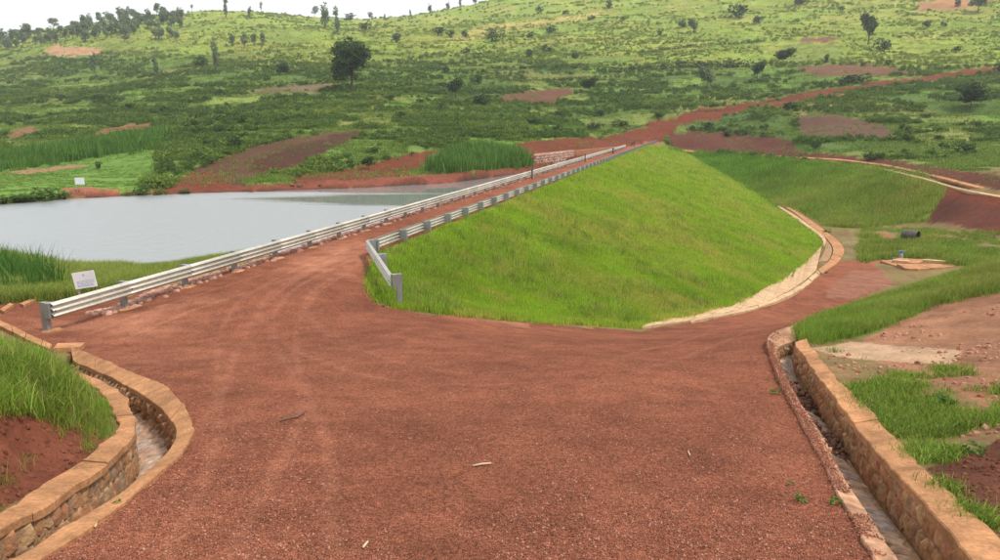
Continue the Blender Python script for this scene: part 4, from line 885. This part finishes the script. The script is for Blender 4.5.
# ---- lake edge reeds and weeds behind the guardrail
LKE = [(-60, 306), (-60, 262), (0, 258), (60, 270), (150, 268), (250, 252), (330, 232), (330, 238), (250, 258), (190, 276), (130, 292), (60, 300)]
x, y = cone(60000, 20, 46, 1.2, -80, 340); P, ok, px, py = ground_pts(x, y, LKE); e, s = es(x, y); ok &= (P[:, 2] > -3.1) & (e < -2.3) & (fbm(x/2, y/2, 171)+.25*sstep(120, 20, px)-.2*sstep(100, 200, px) > .42); P = P[ok]
scatter('shore_grass', P, rng.uniform(.7, 1.5, len(P))*(1+.5*sstep(-18, -26, P[:, 0])), rng.uniform(0, 6.28, len(P)), np.clip(rng.random(len(P))*.8, 0, 1), tB, 'rough grass and weeds on the near lake shore')
tR = with_mat([blades(660+i, 26, 1.5, .22, .035, .45) for i in range(4)], G('reed_blades', (.075, .16, .028), .3))
x, y = cone(9000, 22, 40, 1.0, -120, 70); P, ok, px, py = ground_pts(x, y, [(-120, 300), (-120, 255), (0, 268), (40, 279), (62, 292), (30, 296), (0, 297)]); P = P[ok & (fbm(x/2.2, y/2.2, 175) > .47)][:420]
scatter('reeds', P, rng.uniform(.35, 1.1, len(P)), rng.uniform(0, 6.28, len(P)), P[:, 0]*0, tR, 'tall green reeds at the near lake shore')
# ---- pebbles on the road
PEB = mat('road_pebble', (.25, .084, .05), .9, inst=(.40, .22, .15), noise=[(9, .55, 1.3, 3)], spec=.15)
pbs = [rock_mesh(700+i, PEB, 1) for i in range(5)]
x, y = cone(75000, 3.6, 20, 2.3, -20, 900); P, ok, px, py = ground_pts(x, y, ROADP); ok &= interp(trk, x, y) < .45+.8*rng.random(len(x)); ok &= fbm(x/1.2, y/1.2, 181) > .33
P = P[ok]; sz = .005+.014*rng.random(len(P))**4+.0003*P[:, 1]; P[:, 2] += sz*.15
scatter('road_gravel', P, sz*1.4, rng.uniform(0, 6.28, len(P)), rng.random(len(P))**3, pbs, 'loose red gravel strewn over the road', tilt=.6)
print('pebbles', len(P))
# gravel spilled over the kerb beside the right drain
a_, b_ = RL; k = rng.integers(8, len(a_), 7000); f = rng.random(7000)**.5; q = a_[k]*(1-f[:, None])+b_[k]*f[:, None]+rng.normal(0, .03, (7000, 3))*[1, 1, 0]; q[:, 2] = a_[k][:, 2]+.012; pat = fbm(q[:, 0]*1.4, q[:, 1]*1.4, 185) > .36
q = q[pat & (f > .15)]; scatter('kerb_gravel', q, rng.uniform(.008, .024, len(q)), rng.uniform(0, 6.28, len(q)), rng.random(len(q))**2*.6, pbs, 'red gravel spilled over the kerb of the straight drain', tilt=.6)
# rubble on the bare verge
x, y = cone(9000, 4, 30, 1.6, 790, 1060); P, ok, px, py = ground_pts(x, y, [[(812, 350), (1010, 300), (1060, 420), (960, 440), (860, 380)], [(925, 470), (930, 471), (931, 472)]]); P = P[ok & (fbm(x/1.5, y/1.5, 187) > .45)]
scatter('verge_rubble', P, .02+.12*rng.random(len(P))**3, rng.uniform(0, 6.28, len(P)), rng.random(len(P)), pbs, 'reddish stones strewn over the bare verge', tilt=.6)

CLOD = mat('soil_clod', (.11, .04, .024), .95, inst=(.17, .07, .042), noise=[(8, .6, 1.3, 4)], spec=.05); cls = [rock_mesh(740+i, CLOD, 1) for i in range(4)]
x, y = cone(60000, 2.6, 12, 1.8, -120, 1250); P, ok, px, py = ground_pts(x, y, [[(935, 475), (1000, 440), (1100, 450), (1150, 660), (1045, 570)], [(-200, 600), (-100, 540), (0, 512), (55, 480), (92, 456), (100, 432), (75, 408), (30, 395), (-200, 420)]]); P = P[ok]
scatter('soil_clods', P, .012+.07*rng.random(len(P))**4, rng.uniform(0, 6.28, len(P)), rng.random(len(P))**2, cls, 'dark crumbly soil clods on the bare banks', tilt=.6)
# ------------------------------------------------------------------ hillside scrub and crops
SCR = mat('scrub_leaves', (.10, .165, .034), .75, sat='leaf', trans=.4, inst=(.33, .40, .065), spec=.2)
sc_ = with_mat([leafcloud(800+i, [(0, 0, .32)], [(.5, .5, .38)], 120, 4, .17, .09) for i in range(5)], SCR)
x, y = cone(330000, 78, 900, 1.0, -60, 1060); P, ok, px, py = ground_pts(x, y)
tc = np.stack([interp(tint[..., k], x, y) for k in range(3)], 1); green = tc[:, 1]/(tc[:, 0]+1e-6); ee, ss = es(x, y)
ok &= (interp(dam*1., x, y) < .3) & (P[:, 2] > -2.4) & ~inpoly(px, py, LAWN) & ~inpoly(px, py, VALG) & ((ee < -3) | (y > 120) | ((px > 880) & (py < 184))) & ~((np.abs(ee) < 3) & (ss < DAM_END+8))
def cellv(G): return G[np.clip(np.searchsorted(rr, np.hypot(x, y)), 0, len(rr)-1), np.clip(np.searchsorted(th, np.degrees(np.arctan2(x, y))), 0, len(th)-1)]
fv = cellv(hv2); fc = cellv(hv)
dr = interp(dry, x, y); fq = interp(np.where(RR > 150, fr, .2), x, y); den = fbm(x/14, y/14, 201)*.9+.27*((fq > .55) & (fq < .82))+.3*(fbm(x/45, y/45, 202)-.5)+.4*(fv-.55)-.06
den = np.where(green > .8, den, den-.30); den = np.where(green > .55, den, den-.45)
for q_ in FIELDS: den = den-.28*inpoly(px, py, q_)
den = den+.18*inpoly(px, py, [(290, 182), (300, 150), (420, 100), (530, 105), (525, 140), (440, 150), (400, 165)]); ok &= (den > .555+.06*dr+.12*(rng.random(len(x))-.5))
P, dr, y_, fq, fc = P[ok], dr[ok], y[ok], fq[ok], fc[ok]
sz = (.35+1.1*rng.random(len(P))**2.2)*(.75+y_/420)*(1-.25*dr)
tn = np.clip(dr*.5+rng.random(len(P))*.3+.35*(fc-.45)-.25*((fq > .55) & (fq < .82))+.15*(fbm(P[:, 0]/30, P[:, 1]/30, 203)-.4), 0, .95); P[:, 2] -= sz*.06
scatter('hillside_scrub', P, sz, rng.uniform(0, 6.28, len(P)), tn, sc_, 'scrub and crops covering the terraced hillside'); print('scrub', len(P))
# low crops and grasses between the scrub
CROP = mat('crop_leaves', (.12, .20, .035), .75, sat='leaf', trans=.4, inst=(.36, .38, .08), spec=.2)
tD = with_mat([blades(680+i, 12, .35, .3, .07, .8) for i in range(4)], CROP)
x, y = cone(170000, 78, 620, 1.0, -60, 1060); P, ok, px, py = ground_pts(x, y); tc = np.stack([interp(tint[..., k], x, y) for k in range(2)], 1); ee, ss = es(x, y)
ok &= (interp(dam*1., x, y) < .3) & (P[:, 2] > -2.5) & ~inpoly(px, py, VALG) & ((ee < -3) | (y > 120) | ((px > 880) & (py < 184))) & ~((np.abs(ee) < 3) & (ss < DAM_END+8)) & ((tc[:, 1] > .8*tc[:, 0]) | (rng.random(len(x)) < .11)) & (fbm(x/5, y/5, 211) > .36)
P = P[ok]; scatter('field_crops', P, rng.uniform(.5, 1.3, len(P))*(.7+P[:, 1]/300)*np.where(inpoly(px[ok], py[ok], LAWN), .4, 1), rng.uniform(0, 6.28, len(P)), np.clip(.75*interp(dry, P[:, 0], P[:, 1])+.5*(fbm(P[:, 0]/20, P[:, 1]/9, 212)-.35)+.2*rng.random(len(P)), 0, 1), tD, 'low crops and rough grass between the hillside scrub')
# tall fodder grass bands
tN = with_mat([blades(820+i, 40, 2.6, .45, .10, .35) for i in range(4)], LF_REED)
def fodder(name, polys, n_, label, sc=1., ytop=260):
    x, y = cone(n_, 80, ytop, 1.0, -60, 560); P, ok, px, py = ground_pts(x, y, polys, jit=14); P = P[ok]; P[:, 2] -= .1
    scatter(name, P, rng.uniform(.5, 1.1, len(P))*sc*(.15+1.6*fbm(P[:, 0]/3.2, P[:, 1]/3.2, 231)), rng.uniform(0, 6.28, len(P)), P[:, 0]*0, tN, label)
fodder('fodder_grass', [[(-60, 173), (-60, 162), (0, 158), (50, 152), (100, 142), (140, 134), (165, 134), (160, 148), (100, 156), (50, 164), (0, 170)]], 26000, 'band of tall fodder grass above the far lawn')
fodder('fodder_clump', [[(432, 172), (448, 156), (470, 151), (516, 152), (528, 167), (500, 168), (440, 173)]], 40000, 'dense stand of tall green fodder grass by the red bank', 1.15)
# ------------------------------------------------------------------ bushes and trees, one by one
def bush_mesh(seed, w_=1., h=1.):
    r = np.random.default_rng(seed); cen = [(r.normal(0, .12), r.normal(0, .12), .5)]; rad = [(.38, .38, .42)]
    for _ in range(4): a = r.uniform(0, 6.28); q = r.uniform(.2, .3); cen.append((.28*math.cos(a), .28*math.sin(a), r.uniform(.25, .7))); rad.append((q, q, q))
    return leafcloud(seed, cen, rad, 260, 5, .085, .045)
def tall_mesh(seed):
    r = np.random.default_rng(seed); cen = []; rad = []; z = .32
    while z < .98: q = (.13 if z < .8 else .08)*r.uniform(.6, 1.3); cen.append((r.normal(0, .06), r.normal(0, .06), z)); rad.append((q, q, q*1.0)); z += r.uniform(.07, .13)
    return leafcloud(seed, cen, rad, 1600, 5, .05, .03)
def broad_mesh(seed):
    r = np.random.default_rng(seed); cen = [(0, 0, .62)]; rad = [(.26, .26, .26)]
    for _ in range(7): a = r.uniform(0, 6.28); q = r.uniform(.13, .2); d = r.uniform(.15, .3); cen.append((d*math.cos(a), d*math.sin(a), r.uniform(.38, .85))); rad.append((q, q, q*.85))
    return leafcloud(seed, cen, rad, 900, 6, .055, .03)
def set_mats(fn, s0, k, m):
    L = []
    for i in range(k): q = fn(s0+i); q.materials.append(m); L.append(q)
    return L
BU_D = set_mats(bush_mesh, 900, 4, LF_DARK); BU_M = set_mats(bush_mesh, 910, 3, LF_MID); BU_Y = set_mats(bush_mesh, 920, 3, LF_YEL); TA_E = set_mats(tall_mesh, 930, 4, LF_EUC); BR_D = set_mats(broad_mesh, 940, 3, LF_DARK); BR_E = set_mats(broad_mesh, 950, 2, LF_EUC)
TRK = [trunkmesh(.8, .022, 960+i) for i in range(3)]
for q in TRK: q.materials.append(BARK)
BT = []
def plant(px, py, wpx, hpx, set_, label, cat, group, name, trunk=True, seed=None, y0=76.):
    p = hit(px, py, y0=y0); k = math.hypot(p[0], p[1])/F; w_, h = wpx*k, hpx*k; r = np.random.default_rng(int(px*7+py*131)); M = Matrix.Translation(p-np.array([0, 0, .05*h])) @ Matrix.Rotation(r.uniform(0, 6.28), 4, 'Z')
    W_ = w_ if set_ in (BU_D, BU_M, BU_Y) else w_*(2.2 if set_ is TA_E else 1.25)
    S_ = Matrix.Diagonal((W_, W_, h*1.05, 1))
    me = set_[r.integers(len(set_))]
    if trunk:
        o = empty(name, label=label, cat=cat, group=group); o.matrix_local = M; tk = Matrix.Diagonal((h, h, h, 1))
        link('trunk', TRK[r.integers(3)], None, o, M=tk); link('crown', me, None, o, M=S_)
    else:
        o = link(name, me, None, label=label, cat=cat, group=group, M=M @ S_)
    return o
MARKS = [(352, 80, 'the large lone tree'), (456, 97, 'the rounded tree above the fodder grass'), (737, 15, 'the large yellow slope bush'), (868, 40, 'the two tiered tree'), (978, 8, 'the spreading ridge tree'), (496, 38, 'the round ridge band bush'), (588, 88, 'the brown terrace plot tree'), (757, 76, 'the small tree above the red cut road'), (970, 100, 'the lone tree below the red cut road'), (600, 70, 'the bright green plot'), (840, 130, 'the brown plot above the canal'), (216, 65, 'the thin tree on the dry band'), (95, 70, 'the short columnar tree'), (283, 72, 'the umbrella shaped tree'), (900, 165, 'the canal bend'), (700, 130, 'the dam end'), (369, 165, 'the dark tree on the red shore bank'), (270, 160, 'the ploughed brown field'), (80, 180, 'the small white shore board'), (694, 30, 'the thin crowned grey tree'), (480, 155, 'the tall fodder stand'), (150, 185, 'the lawn edge by the water'), (560, 15, 'the pale dry ridge strip'), (620, 130, 'the red cut above the dam'), (925, 5, 'the bare ridge patch'), (110, 132, 'the red patch on the left hill'), (230, 120, 'the upper thicket')]
def near_label(head, px, py, h, w_, skip=()):
    m = min((q for q in MARKS), key=lambda q: (q[0]-px)**2+2.5*(q[1]-py)**2)
    sz = ('large' if h > 9.5 else 'small' if h < 6.5 else 'mid sized'); sh = 'wide ' if w_ > 1.35*h else 'upright ' if w_ < .95*h else ''
    side = 'just beyond' if py < m[1]-6 else 'downhill of' if py > m[1]+6 else 'beside'
    return f'{sz} {sh}{head} {side} {m[2]}'
def many(L, set_, label, cat, group, name, trunk=True, asp=1.):
    for t in L:
        px, py, h = t[0], t[1], t[2]; w_ = t[3] if len(t) > 3 else h*asp; plant(px, py, w_, h, set_, near_label({'bush': 'bush', 'shrub': 'shrub', 'tree': 'grey ridge tree'}[cat] if set_ is TA_E else ('dark ' if set_ is BU_D else 'light green ' if set_ is BU_Y else 'leafy green ')+cat, px, py, h, w_) if cat != 'x' else label, cat, group, name, trunk)
def big_mesh(seed):
    r = np.random.default_rng(seed); cen = []; rad = []
    for _ in range(46): d = nrm(r.normal(size=3)); k = r.uniform(.3, 1.); cen.append((d[0]*.30*k, d[1]*.30*k, .57+d[2]*.34*k)); q = r.uniform(.07, .13); rad.append((q, q, q*.8))
    return leafcloud(seed, cen, rad, 2600, 6, .026, .02)
BIG = set_mats(big_mesh, 955, 1, LF_DARK)
plant(352, 93, 48, 55, BIG, 'large dark broad crowned tree standing alone on the hillside', 'tree', None, 'broad_tree')
plant(456, 99, 16, 21, BR_D, 'dark rounded tree on the slope above the fodder grass', 'tree', None, 'round_tree')
plant(482, 104.5, 17, 12, BU_D, 'low wide dark bush beside the rounded tree above fodder grass', 'bush', None, 'bush', False)
plant(588, 93, 15, 15, BR_D, 'dark round tree at the end of the brown terrace plot', 'tree', None, 'round_tree')
plant(757, 80, 12, 17, BR_D, 'small dark tree with clear trunk above the red cut road', 'tree', None, 'round_tree')
plant(707, 89, 20, 21, BR_E, 'pale grey green round tree below the thick dark hedge', 'tree', None, 'round_tree')
plant(970, 109, 27, 21, BR_D, 'dense black green tree standing alone below the red cut road', 'tree', None, 'round_tree')
plant(868, 45, 13, 28, BR_D, 'tall dark two tiered tree on the bright upper field', 'tree', None, 'tall_tree')
plant(881, 52, 14, 12, BU_D, 'dark bush at the foot of the two tiered tree', 'bush', None, 'bush', False)
plant(216, 73, 7, 31, TA_E, 'thin tall tree on the dry pale grass band', 'tree', None, 'slender_tree')
plant(95, 74, 9, 17, TA_E, 'short columnar tree below the bare tan bank', 'tree', None, 'slender_tree')
plant(157, 80, 6, 22, TA_E, 'thin two tufted tree beside a dark bush on the left hill', 'tree', None, 'slender_tree')
plant(283, 76, 15, 11, BR_D, 'small umbrella shaped tree on the dry pale band', 'tree', None, 'round_tree')
plant(737, 19, 17, 14, BU_D, 'large dark round bush high on the yellow slope', 'bush', None, 'bush', False)
plant(756, 24, 12, 8, BU_D, 'dark bush just below the large one on the yellow slope', 'bush', None, 'bush', False)
plant(978, 13, 20, 15, BR_E, 'grey green spreading tree by the bare patch on the ridge', 'tree', None, 'round_tree')
plant(783, 65, 17, 15, BR_D, 'dark bushy tree at the end of the thick hedge', 'tree', None, 'round_tree')
plant(496, 41, 16, 14, BU_M, 'round grey green bush at the edge of the dry ridge band', 'bush', None, 'bush', False)
plant(99, 169.5, 6, 8, BU_D, 'small dark round shrub alone on the lawn', 'shrub', None, 'shrub', False)
plant(694, 34, 12, 14, BR_E, 'thin crowned grey tree on the pale upper terrace', 'tree', None, 'round_tree')
plant(369, 170, 13, 14, BR_D, 'dark green bush tree on the red shore bank', 'tree', None, 'round_tree')
plant(200, 67, 14, 12, BU_M, 'rounded grey green bush on the dry band of the left hill', 'bush', None, 'bush', False)
many([(226, 18, 20, 7), (250, 19, 10), (261, 11, 8), (192, 10, 5), (178, 13, 5), (325, 29, 23, 10), (337, 31, 22, 8), (315, 15, 7, 10), (232, 46, 12), (245, 48, 14), (254, 45, 11), (263, 45, 12), (338, 35, 12), (350, 22, 8, 14), (370, 19, 6, 9), (397, 43, 10, 13), (430, 14, 9), (448, 12, 9), (460, 8, 10), (475, 5, 10), (410, 17, 6), (385, 20, 5)], TA_E, 'hazy grey green tree along the far left ridge', 'tree', 'trees along the far ridge', 'ridge_tree', asp=.55)
r_ = np.random.default_rng(31); L = []
while len(L) < 120:
    a, b_ = r_.uniform(-5, 185), r_.uniform(8, 52)
    if inpoly(np.array([a]), np.array([b_]), [(-5, 40), (60, 29), (130, 16), (185, 14), (180, 40), (130, 43), (100, 42), (50, 46), (-5, 54)])[0]: L.append((a, b_, r_.uniform(6, 12), r_.uniform(5, 9)))
for (a, b_, h_, w_) in sorted(L, key=lambda t: t[1]):
    sky_ = b_-h_ < np.interp(a, [0, 60, 130, 185], [36, 25, 12, 10]); tall = h_ > 9
    where = 'breaking the left skyline' if sky_ else ('just above the bare tan bank' if a < 105 else 'on the slope beyond the tan bank')
    plant(a, b_, w_, h_, TA_E if (h_ > 8 and int(a*10) % 2) else BR_E, ('tall ' if tall else 'short ')+('slim' if w_ < 7 else 'spreading')+' grey green plantation tree '+where, 'tree', 'plantation trees on the left hill', 'plantation_tree')
many([(438, 36, 9, 14), (450, 38, 8), (465, 37, 7, 8), (367, 31, 9, 10), (465, 54, 7, 11), (446, 73, 7, 8), (476, 83, 9, 14), (440, 88, 6, 16), (539, 14, 7), (566, 15, 5, 7), (551, 33, 9, 12), (530, 38, 7, 8), (528, 58, 9), (546, 54, 10), (591, 20, 5, 8), (610, 9, 10, 8), (622, 22, 5), (681, 28, 8, 10), (802, 4, 5, 16), (928, 28, 6, 12), (943, 27, 5), (841, 12, 5), (957, 7, 8, 6), (958, 52, 6), (888, 66, 6, 5), (864, 67, 5), (827, 63, 8, 6), (575, 58, 6, 10), (660, 36, 7, 6)], BU_D, 'dark bush dotted over the upper hillside fields', 'bush', 'bushes on the upper hillside', 'bush', False, 1.1)
many([(904, 132, 8, 12), (908, 142, 9, 12), (963, 153, 10, 18), (943, 149, 6, 10), (872, 160, 8, 16), (890, 123, 5, 7), (858, 83, 8, 24), (998, 73, 10, 9), (790, 110, 8, 15), (707, 129, 7, 11), (728, 137, 7, 12), (817, 149, 9, 13), (765, 129, 5, 10), (842, 84, 6, 12), (940, 140, 5, 8), (980, 128, 5, 9), (925, 118, 4, 8)], BU_D, 'low dark bush between the red cut road and the canal', 'bush', 'bushes between road and canal', 'bush', False)
many([(443, 110, 8), (400, 119, 8, 9), (375, 154, 8, 9), (98, 103, 8, 14), (164, 113, 8), (60, 101, 6), (235, 150, 16, 14), (245, 140, 8), (130, 108, 5, 10), (30, 120, 6, 9), (300, 120, 7, 10), (280, 100, 5, 10), (220, 95, 6, 10), (185, 104, 5, 12), (420, 104, 6, 9), (390, 100, 5, 10), (560, 118, 8, 14), (535, 125, 7, 14), (600, 116, 7, 16), (620, 128, 9, 18), (560, 132, 8, 16), (595, 131, 9, 18), (540, 136, 6, 12), (660, 118, 6, 12)], BU_D, 'dark shrub on the lower terraces above the red bank', 'shrub', 'shrubs on the lower terraces', 'shrub', False, 1.2)
many([(6, 203, 8, 24), (27, 201, 9, 20), (45, 200, 12, 24), (60, 199, 8, 16), (-15, 205, 9, 24), (143, 197, 14, 19), (160, 196, 8, 12), (185, 194, 6, 12), (128, 197, 5, 10)], BU_M, 'bush leaning over the far lake shore below the lawn', 'bush', 'bushes along the far lake shore', 'bush', False)
r_ = np.random.default_rng(33); L = []
MASS = [[(146, 188), (152, 176), (168, 162), (200, 145), (238, 134), (258, 140), (222, 160), (190, 174), (168, 184)], [(165, 134), (200, 118), (320, 110), (330, 117), (262, 129), (215, 136)], [(290, 180), (340, 155), (420, 135), (440, 145), (400, 160), (330, 172)]]
while len(L) < 110:
    k = r_.integers(3) if len(L) > 60 else r_.integers(2); a, b_ = r_.uniform(140, 440), r_.uniform(108, 190)
    if inpoly(np.array([a]), np.array([b_]), MASS[k])[0]: q = r_.uniform(5, 10)*(1 if k < 2 else .7); L.append((a, b_, q, q*r_.uniform(1.1, 1.6)))
many([t for i, t in enumerate(L) if i % 3], BU_M, 'leafy green bush in the thicket above the far shore', 'bush', 'thicket above the far shore', 'bush', False)
many([t for i, t in enumerate(L) if i % 3 == 0], BU_Y, 'light green bush in the thicket above the far shore', 'bush', 'light bushes in the thicket', 'bush', False)
# hedges: each one a dense line of leaves on its terrace edge
def hedge(pl, hpx, label, m=LF_DARK):
    p = smooth_pl(hits(pl, y0=76), 1.2); mid = p[len(p)//2]; k = np.linalg.norm(mid)/F; h = hpx*k*.62; cen = []; rad = []; r = np.random.default_rng(int(pl[0][0]*13+pl[0][1]))
    st = max(1, int(h*.5/1.2))
    for q in p[::st]:
        f = r.uniform(.6, 1.15)*h; cen.append((q[0]-mid[0]+r.normal(0, .15*h), q[1]-mid[1]+r.normal(0, .15*h), float(Zt(q[0], q[1]))-mid[2]+f*.42)); rad.append((f*.55, f*.55, f*.52))
    me = leafcloud(int(pl[0][0]*3), cen, rad, 90./(h*h)*1.0, 5, .11*h, .08*h); link('hedge', me, m, label=label, cat='hedge', loc=mid)
hedge([(548, 71), (565, 68), (582, 67)], 7, 'short dark hedge left of the bright green plot'); hedge([(600, 74), (625, 71), (662, 70)], 9, 'dark hedge right of the bright green plot'); hedge([(640, 53), (670, 49)], 5, 'thin dark hedge on the high terrace edge above the pale tree')
hedge([(500, 83), (526, 80)], 5, 'dark hedge just above the brown terrace plot'); hedge([(500, 71), (540, 68)], 6, 'dark hedge under the grey ridge bushes'); hedge([(664, 69), (700, 68), (748, 67)], 12, 'thick dark hedge above the pale round tree')
hedge([(660, 49), (710, 46), (765, 41)], 6, 'long dark hedge running below the large yellow slope bush'); hedge([(668, 93), (720, 90), (756, 87)], 5, 'low hedge along the terrace under the small trunk tree'); hedge([(722, 124), (750, 120), (775, 118)], 9, 'leafy hedge between the red cut road and brown plot', LF_MID)
hedge([(693, 131), (714, 129)], 6, 'short hedge beside the red cut road above the dam end'); hedge([(448, 141), (473, 136)], 7, 'dark hedge at the left top of the fodder stand'); hedge([(483, 133), (505, 131), (527, 131)], 11, 'dark hedge at the right top of the fodder stand')
hedge([(335, 118), (360, 112), (400, 110)], 5, 'hedge above the dark ploughed strip', LF_MID); hedge([(400, 92), (430, 89), (455, 86)], 4, 'thin hedge beside the large lone tree'); hedge([(530, 104), (580, 104), (640, 96), (700, 100)], 4, 'long low hedge below the brown terrace plot', LF_MID); hedge([(30, 100), (60, 98), (110, 100)], 6, 'dark hedge on the left lower hill'); hedge([(80, 122), (120, 120), (155, 118)], 5, 'hedge above the red patch on the left hill'); hedge([(430, 66), (470, 60), (520, 58)], 5, 'hedge running under the dry ridge band')
for k_, (pl_, h_, lb_) in enumerate((([(15, 119), (60, 113), (98, 110)], 4, 'thin hedge under the light plot on the left hill'), ([(180, 108), (220, 106), (262, 104)], 4, 'thin hedge below the pale plot left of the lone tree'), ([(108, 98), (160, 94), (208, 91)], 5, 'long dark hedge below the dry band on the left hill'), ([(330, 99), (380, 98), (440, 96)], 4, 'thin hedge at the foot of the large lone tree'), ([(280, 88), (320, 84), (345, 83)], 4, 'short hedge left of the large lone tree'), ([(520, 83), (560, 81), (600, 77)], 5, 'dark hedge under the long light plot'), ([(775, 64), (810, 63), (840, 61)], 4, 'thin hedge below the bright upper plot'), ([(560, 66), (600, 64), (640, 62)], 4, 'thin hedge above the bright green plot'), ([(860, 150), (900, 148), (940, 146)], 4, 'low hedge above the canal bend'), ([(930, 118), (965, 120), (1000, 124)], 4, 'low hedge below the black green lone tree'))): hedge(pl_, h_, lb_, LF_DARK if k_ % 2 else LF_MID)
hedge([(600, 140), (625, 132), (648, 125)], 5, 'bushy edge along the top of the red cut above the dam', LF_MID); hedge([(690, 113), (740, 105), (800, 95)], 4, 'bushy strip along the top of the red cut road', LF_MID)

# ------------------------------------------------------------------ small weeds and litter on the road
WEED = G('weed_leaves', (.10, .19, .035), .3); wm = with_mat([leafcloud(990+i, [(0, 0, .3)], [(.5, .5, .32)], 70, 3, .2, .1) for i in range(3)], WEED)
for k, (a, b_, w_, lab) in enumerate(((775, 394, 9, 'small green weed at the kerb near the drain bend'), (791, 486, 7, 'tiny weed on the gravel beside the drain rubble'), (800, 502, 13, 'green weed tuft on the road beside the straight drain'), (835, 505, 13, 'low weed growing over the pale kerb'), (117, 505, 8, 'small leafy weed on the coping of the curved drain'), (778, 383, 6, 'thin weed close to the kerb stones'), (895, 258, 5, 'small weed behind the concrete pad'), (866, 263, 6, 'dark green weed at the end of the ramp'), (828, 233, 7, 'dark shrub beside the toe drain bend'), (945, 405, 16, 'leafy weed on the patchy verge grass'), (975, 455, 18, 'large weed at the edge of the dark soil'), (860, 330, 9, 'pale dry weed on the bank edge'))):
    p = hit(a, b_); q = w_*np.linalg.norm(p)/F; link('weed', wm[k % 3], None, label=lab, cat='weed', M=Matrix.Translation(p+np.array([0, 0, .01])) @ Matrix.Rotation(k*1.3, 4, 'Z') @ Matrix.Diagonal((q, q, q*.8, 1)))
STRAW = mat('dry_straw', (.50, .38, .24), .8); TWIG = mat('twig', (.14, .08, .05), .9)
def stick(pl, rad, m, label, name):
    mb = MB(); mb.tube([hit(*p)+np.array([0, 0, rad*(1.5+i % 2)]) for i, p in enumerate(pl)], rad, 6); link(name, mb.make(name, True), m, label=label, cat=name)
stick([(280, 422), (288, 420), (297, 418), (306, 413)], .012, TWIG, 'crooked dark twig lying on the open road', 'twig'); stick([(473, 467), (482, 466), (491, 464.5)], .011, STRAW, 'pale straight straw lying on the road', 'straw'); stick([(363, 549), (368, 544)], .010, STRAW, 'short pale stalk on the gravel near the road foot', 'straw'); stick([(95, 528), (99, 520)], .009, STRAW, 'short pale stalk beside the curved drain coping', 'straw')
stick([(688, 452), (690, 457)], .008, STRAW, 'tiny straw on the gravel toward the straight drain', 'straw')
# three dark rocks on the far shore
for k, (a, b_, w_) in enumerate(((292, 186, 4), (300, 187, 4.5), (320, 186, 3))):
    p = hit(a, b_, y0=76); q = w_*p[1]/F; link('rock', ROCKS[k], None, label=('dark rock at the waterline below the ploughed field', 'dark rock in the pair at the waterline beside another', 'small single dark rock on the red shore')[k], cat='rock', M=Matrix.Translation(p+np.array([0, 0, q*.2])) @ Matrix.Diagonal((q*1.3, q, q, 1)))
for k, (a, b_, w_, lab) in enumerate(((382, 306, 5, 'dark red clod beside the flared guardrail footing'), (826, 273, 4, 'brown stone on the toe drain kerb'), (800, 331, 6, 'reddish clod behind the drain head'), (870, 408, 10, 'brown stone on the verge by the coping'), (880, 396, 7, 'pale stone on the patchy verge'), (938, 418, 11, 'reddish brown stone in the verge grass'))):
    p = hit(a, b_); q = w_*np.linalg.norm(p)/F; link('stone', ROCKS[k % 6], None, label=lab, cat='stone', M=Matrix.Translation(p+np.array([0, 0, q*.12])) @ Matrix.Rotation(k, 4, 'Z') @ Matrix.Diagonal((q*1.2, q, q*.6, 1)))
# ------------------------------------------------------------------ haze: the air of the valley
hz = MB(); hz.box(-1450, 1450, -400, 1480, -12, 260); ho = link('haze', hz.make('haze'), kind='stuff', label='thin pale haze over the valley and far hills')
hm = bpy.data.materials.new('haze_air'); hm.use_nodes = True; hm.node_tree.nodes.clear(); pv = hm.node_tree.nodes.new('ShaderNodeVolumePrincipled'); pv.inputs['Color'].default_value = (.93, .96, 1, 1); pv.inputs['Density'].default_value = .0002; pv.inputs['Anisotropy'].default_value = .2
mo_ = hm.node_tree.nodes.new('ShaderNodeOutputMaterial'); hm.node_tree.links.new(pv.outputs[0], mo_.inputs['Volume']); ho.data.materials.append(hm)
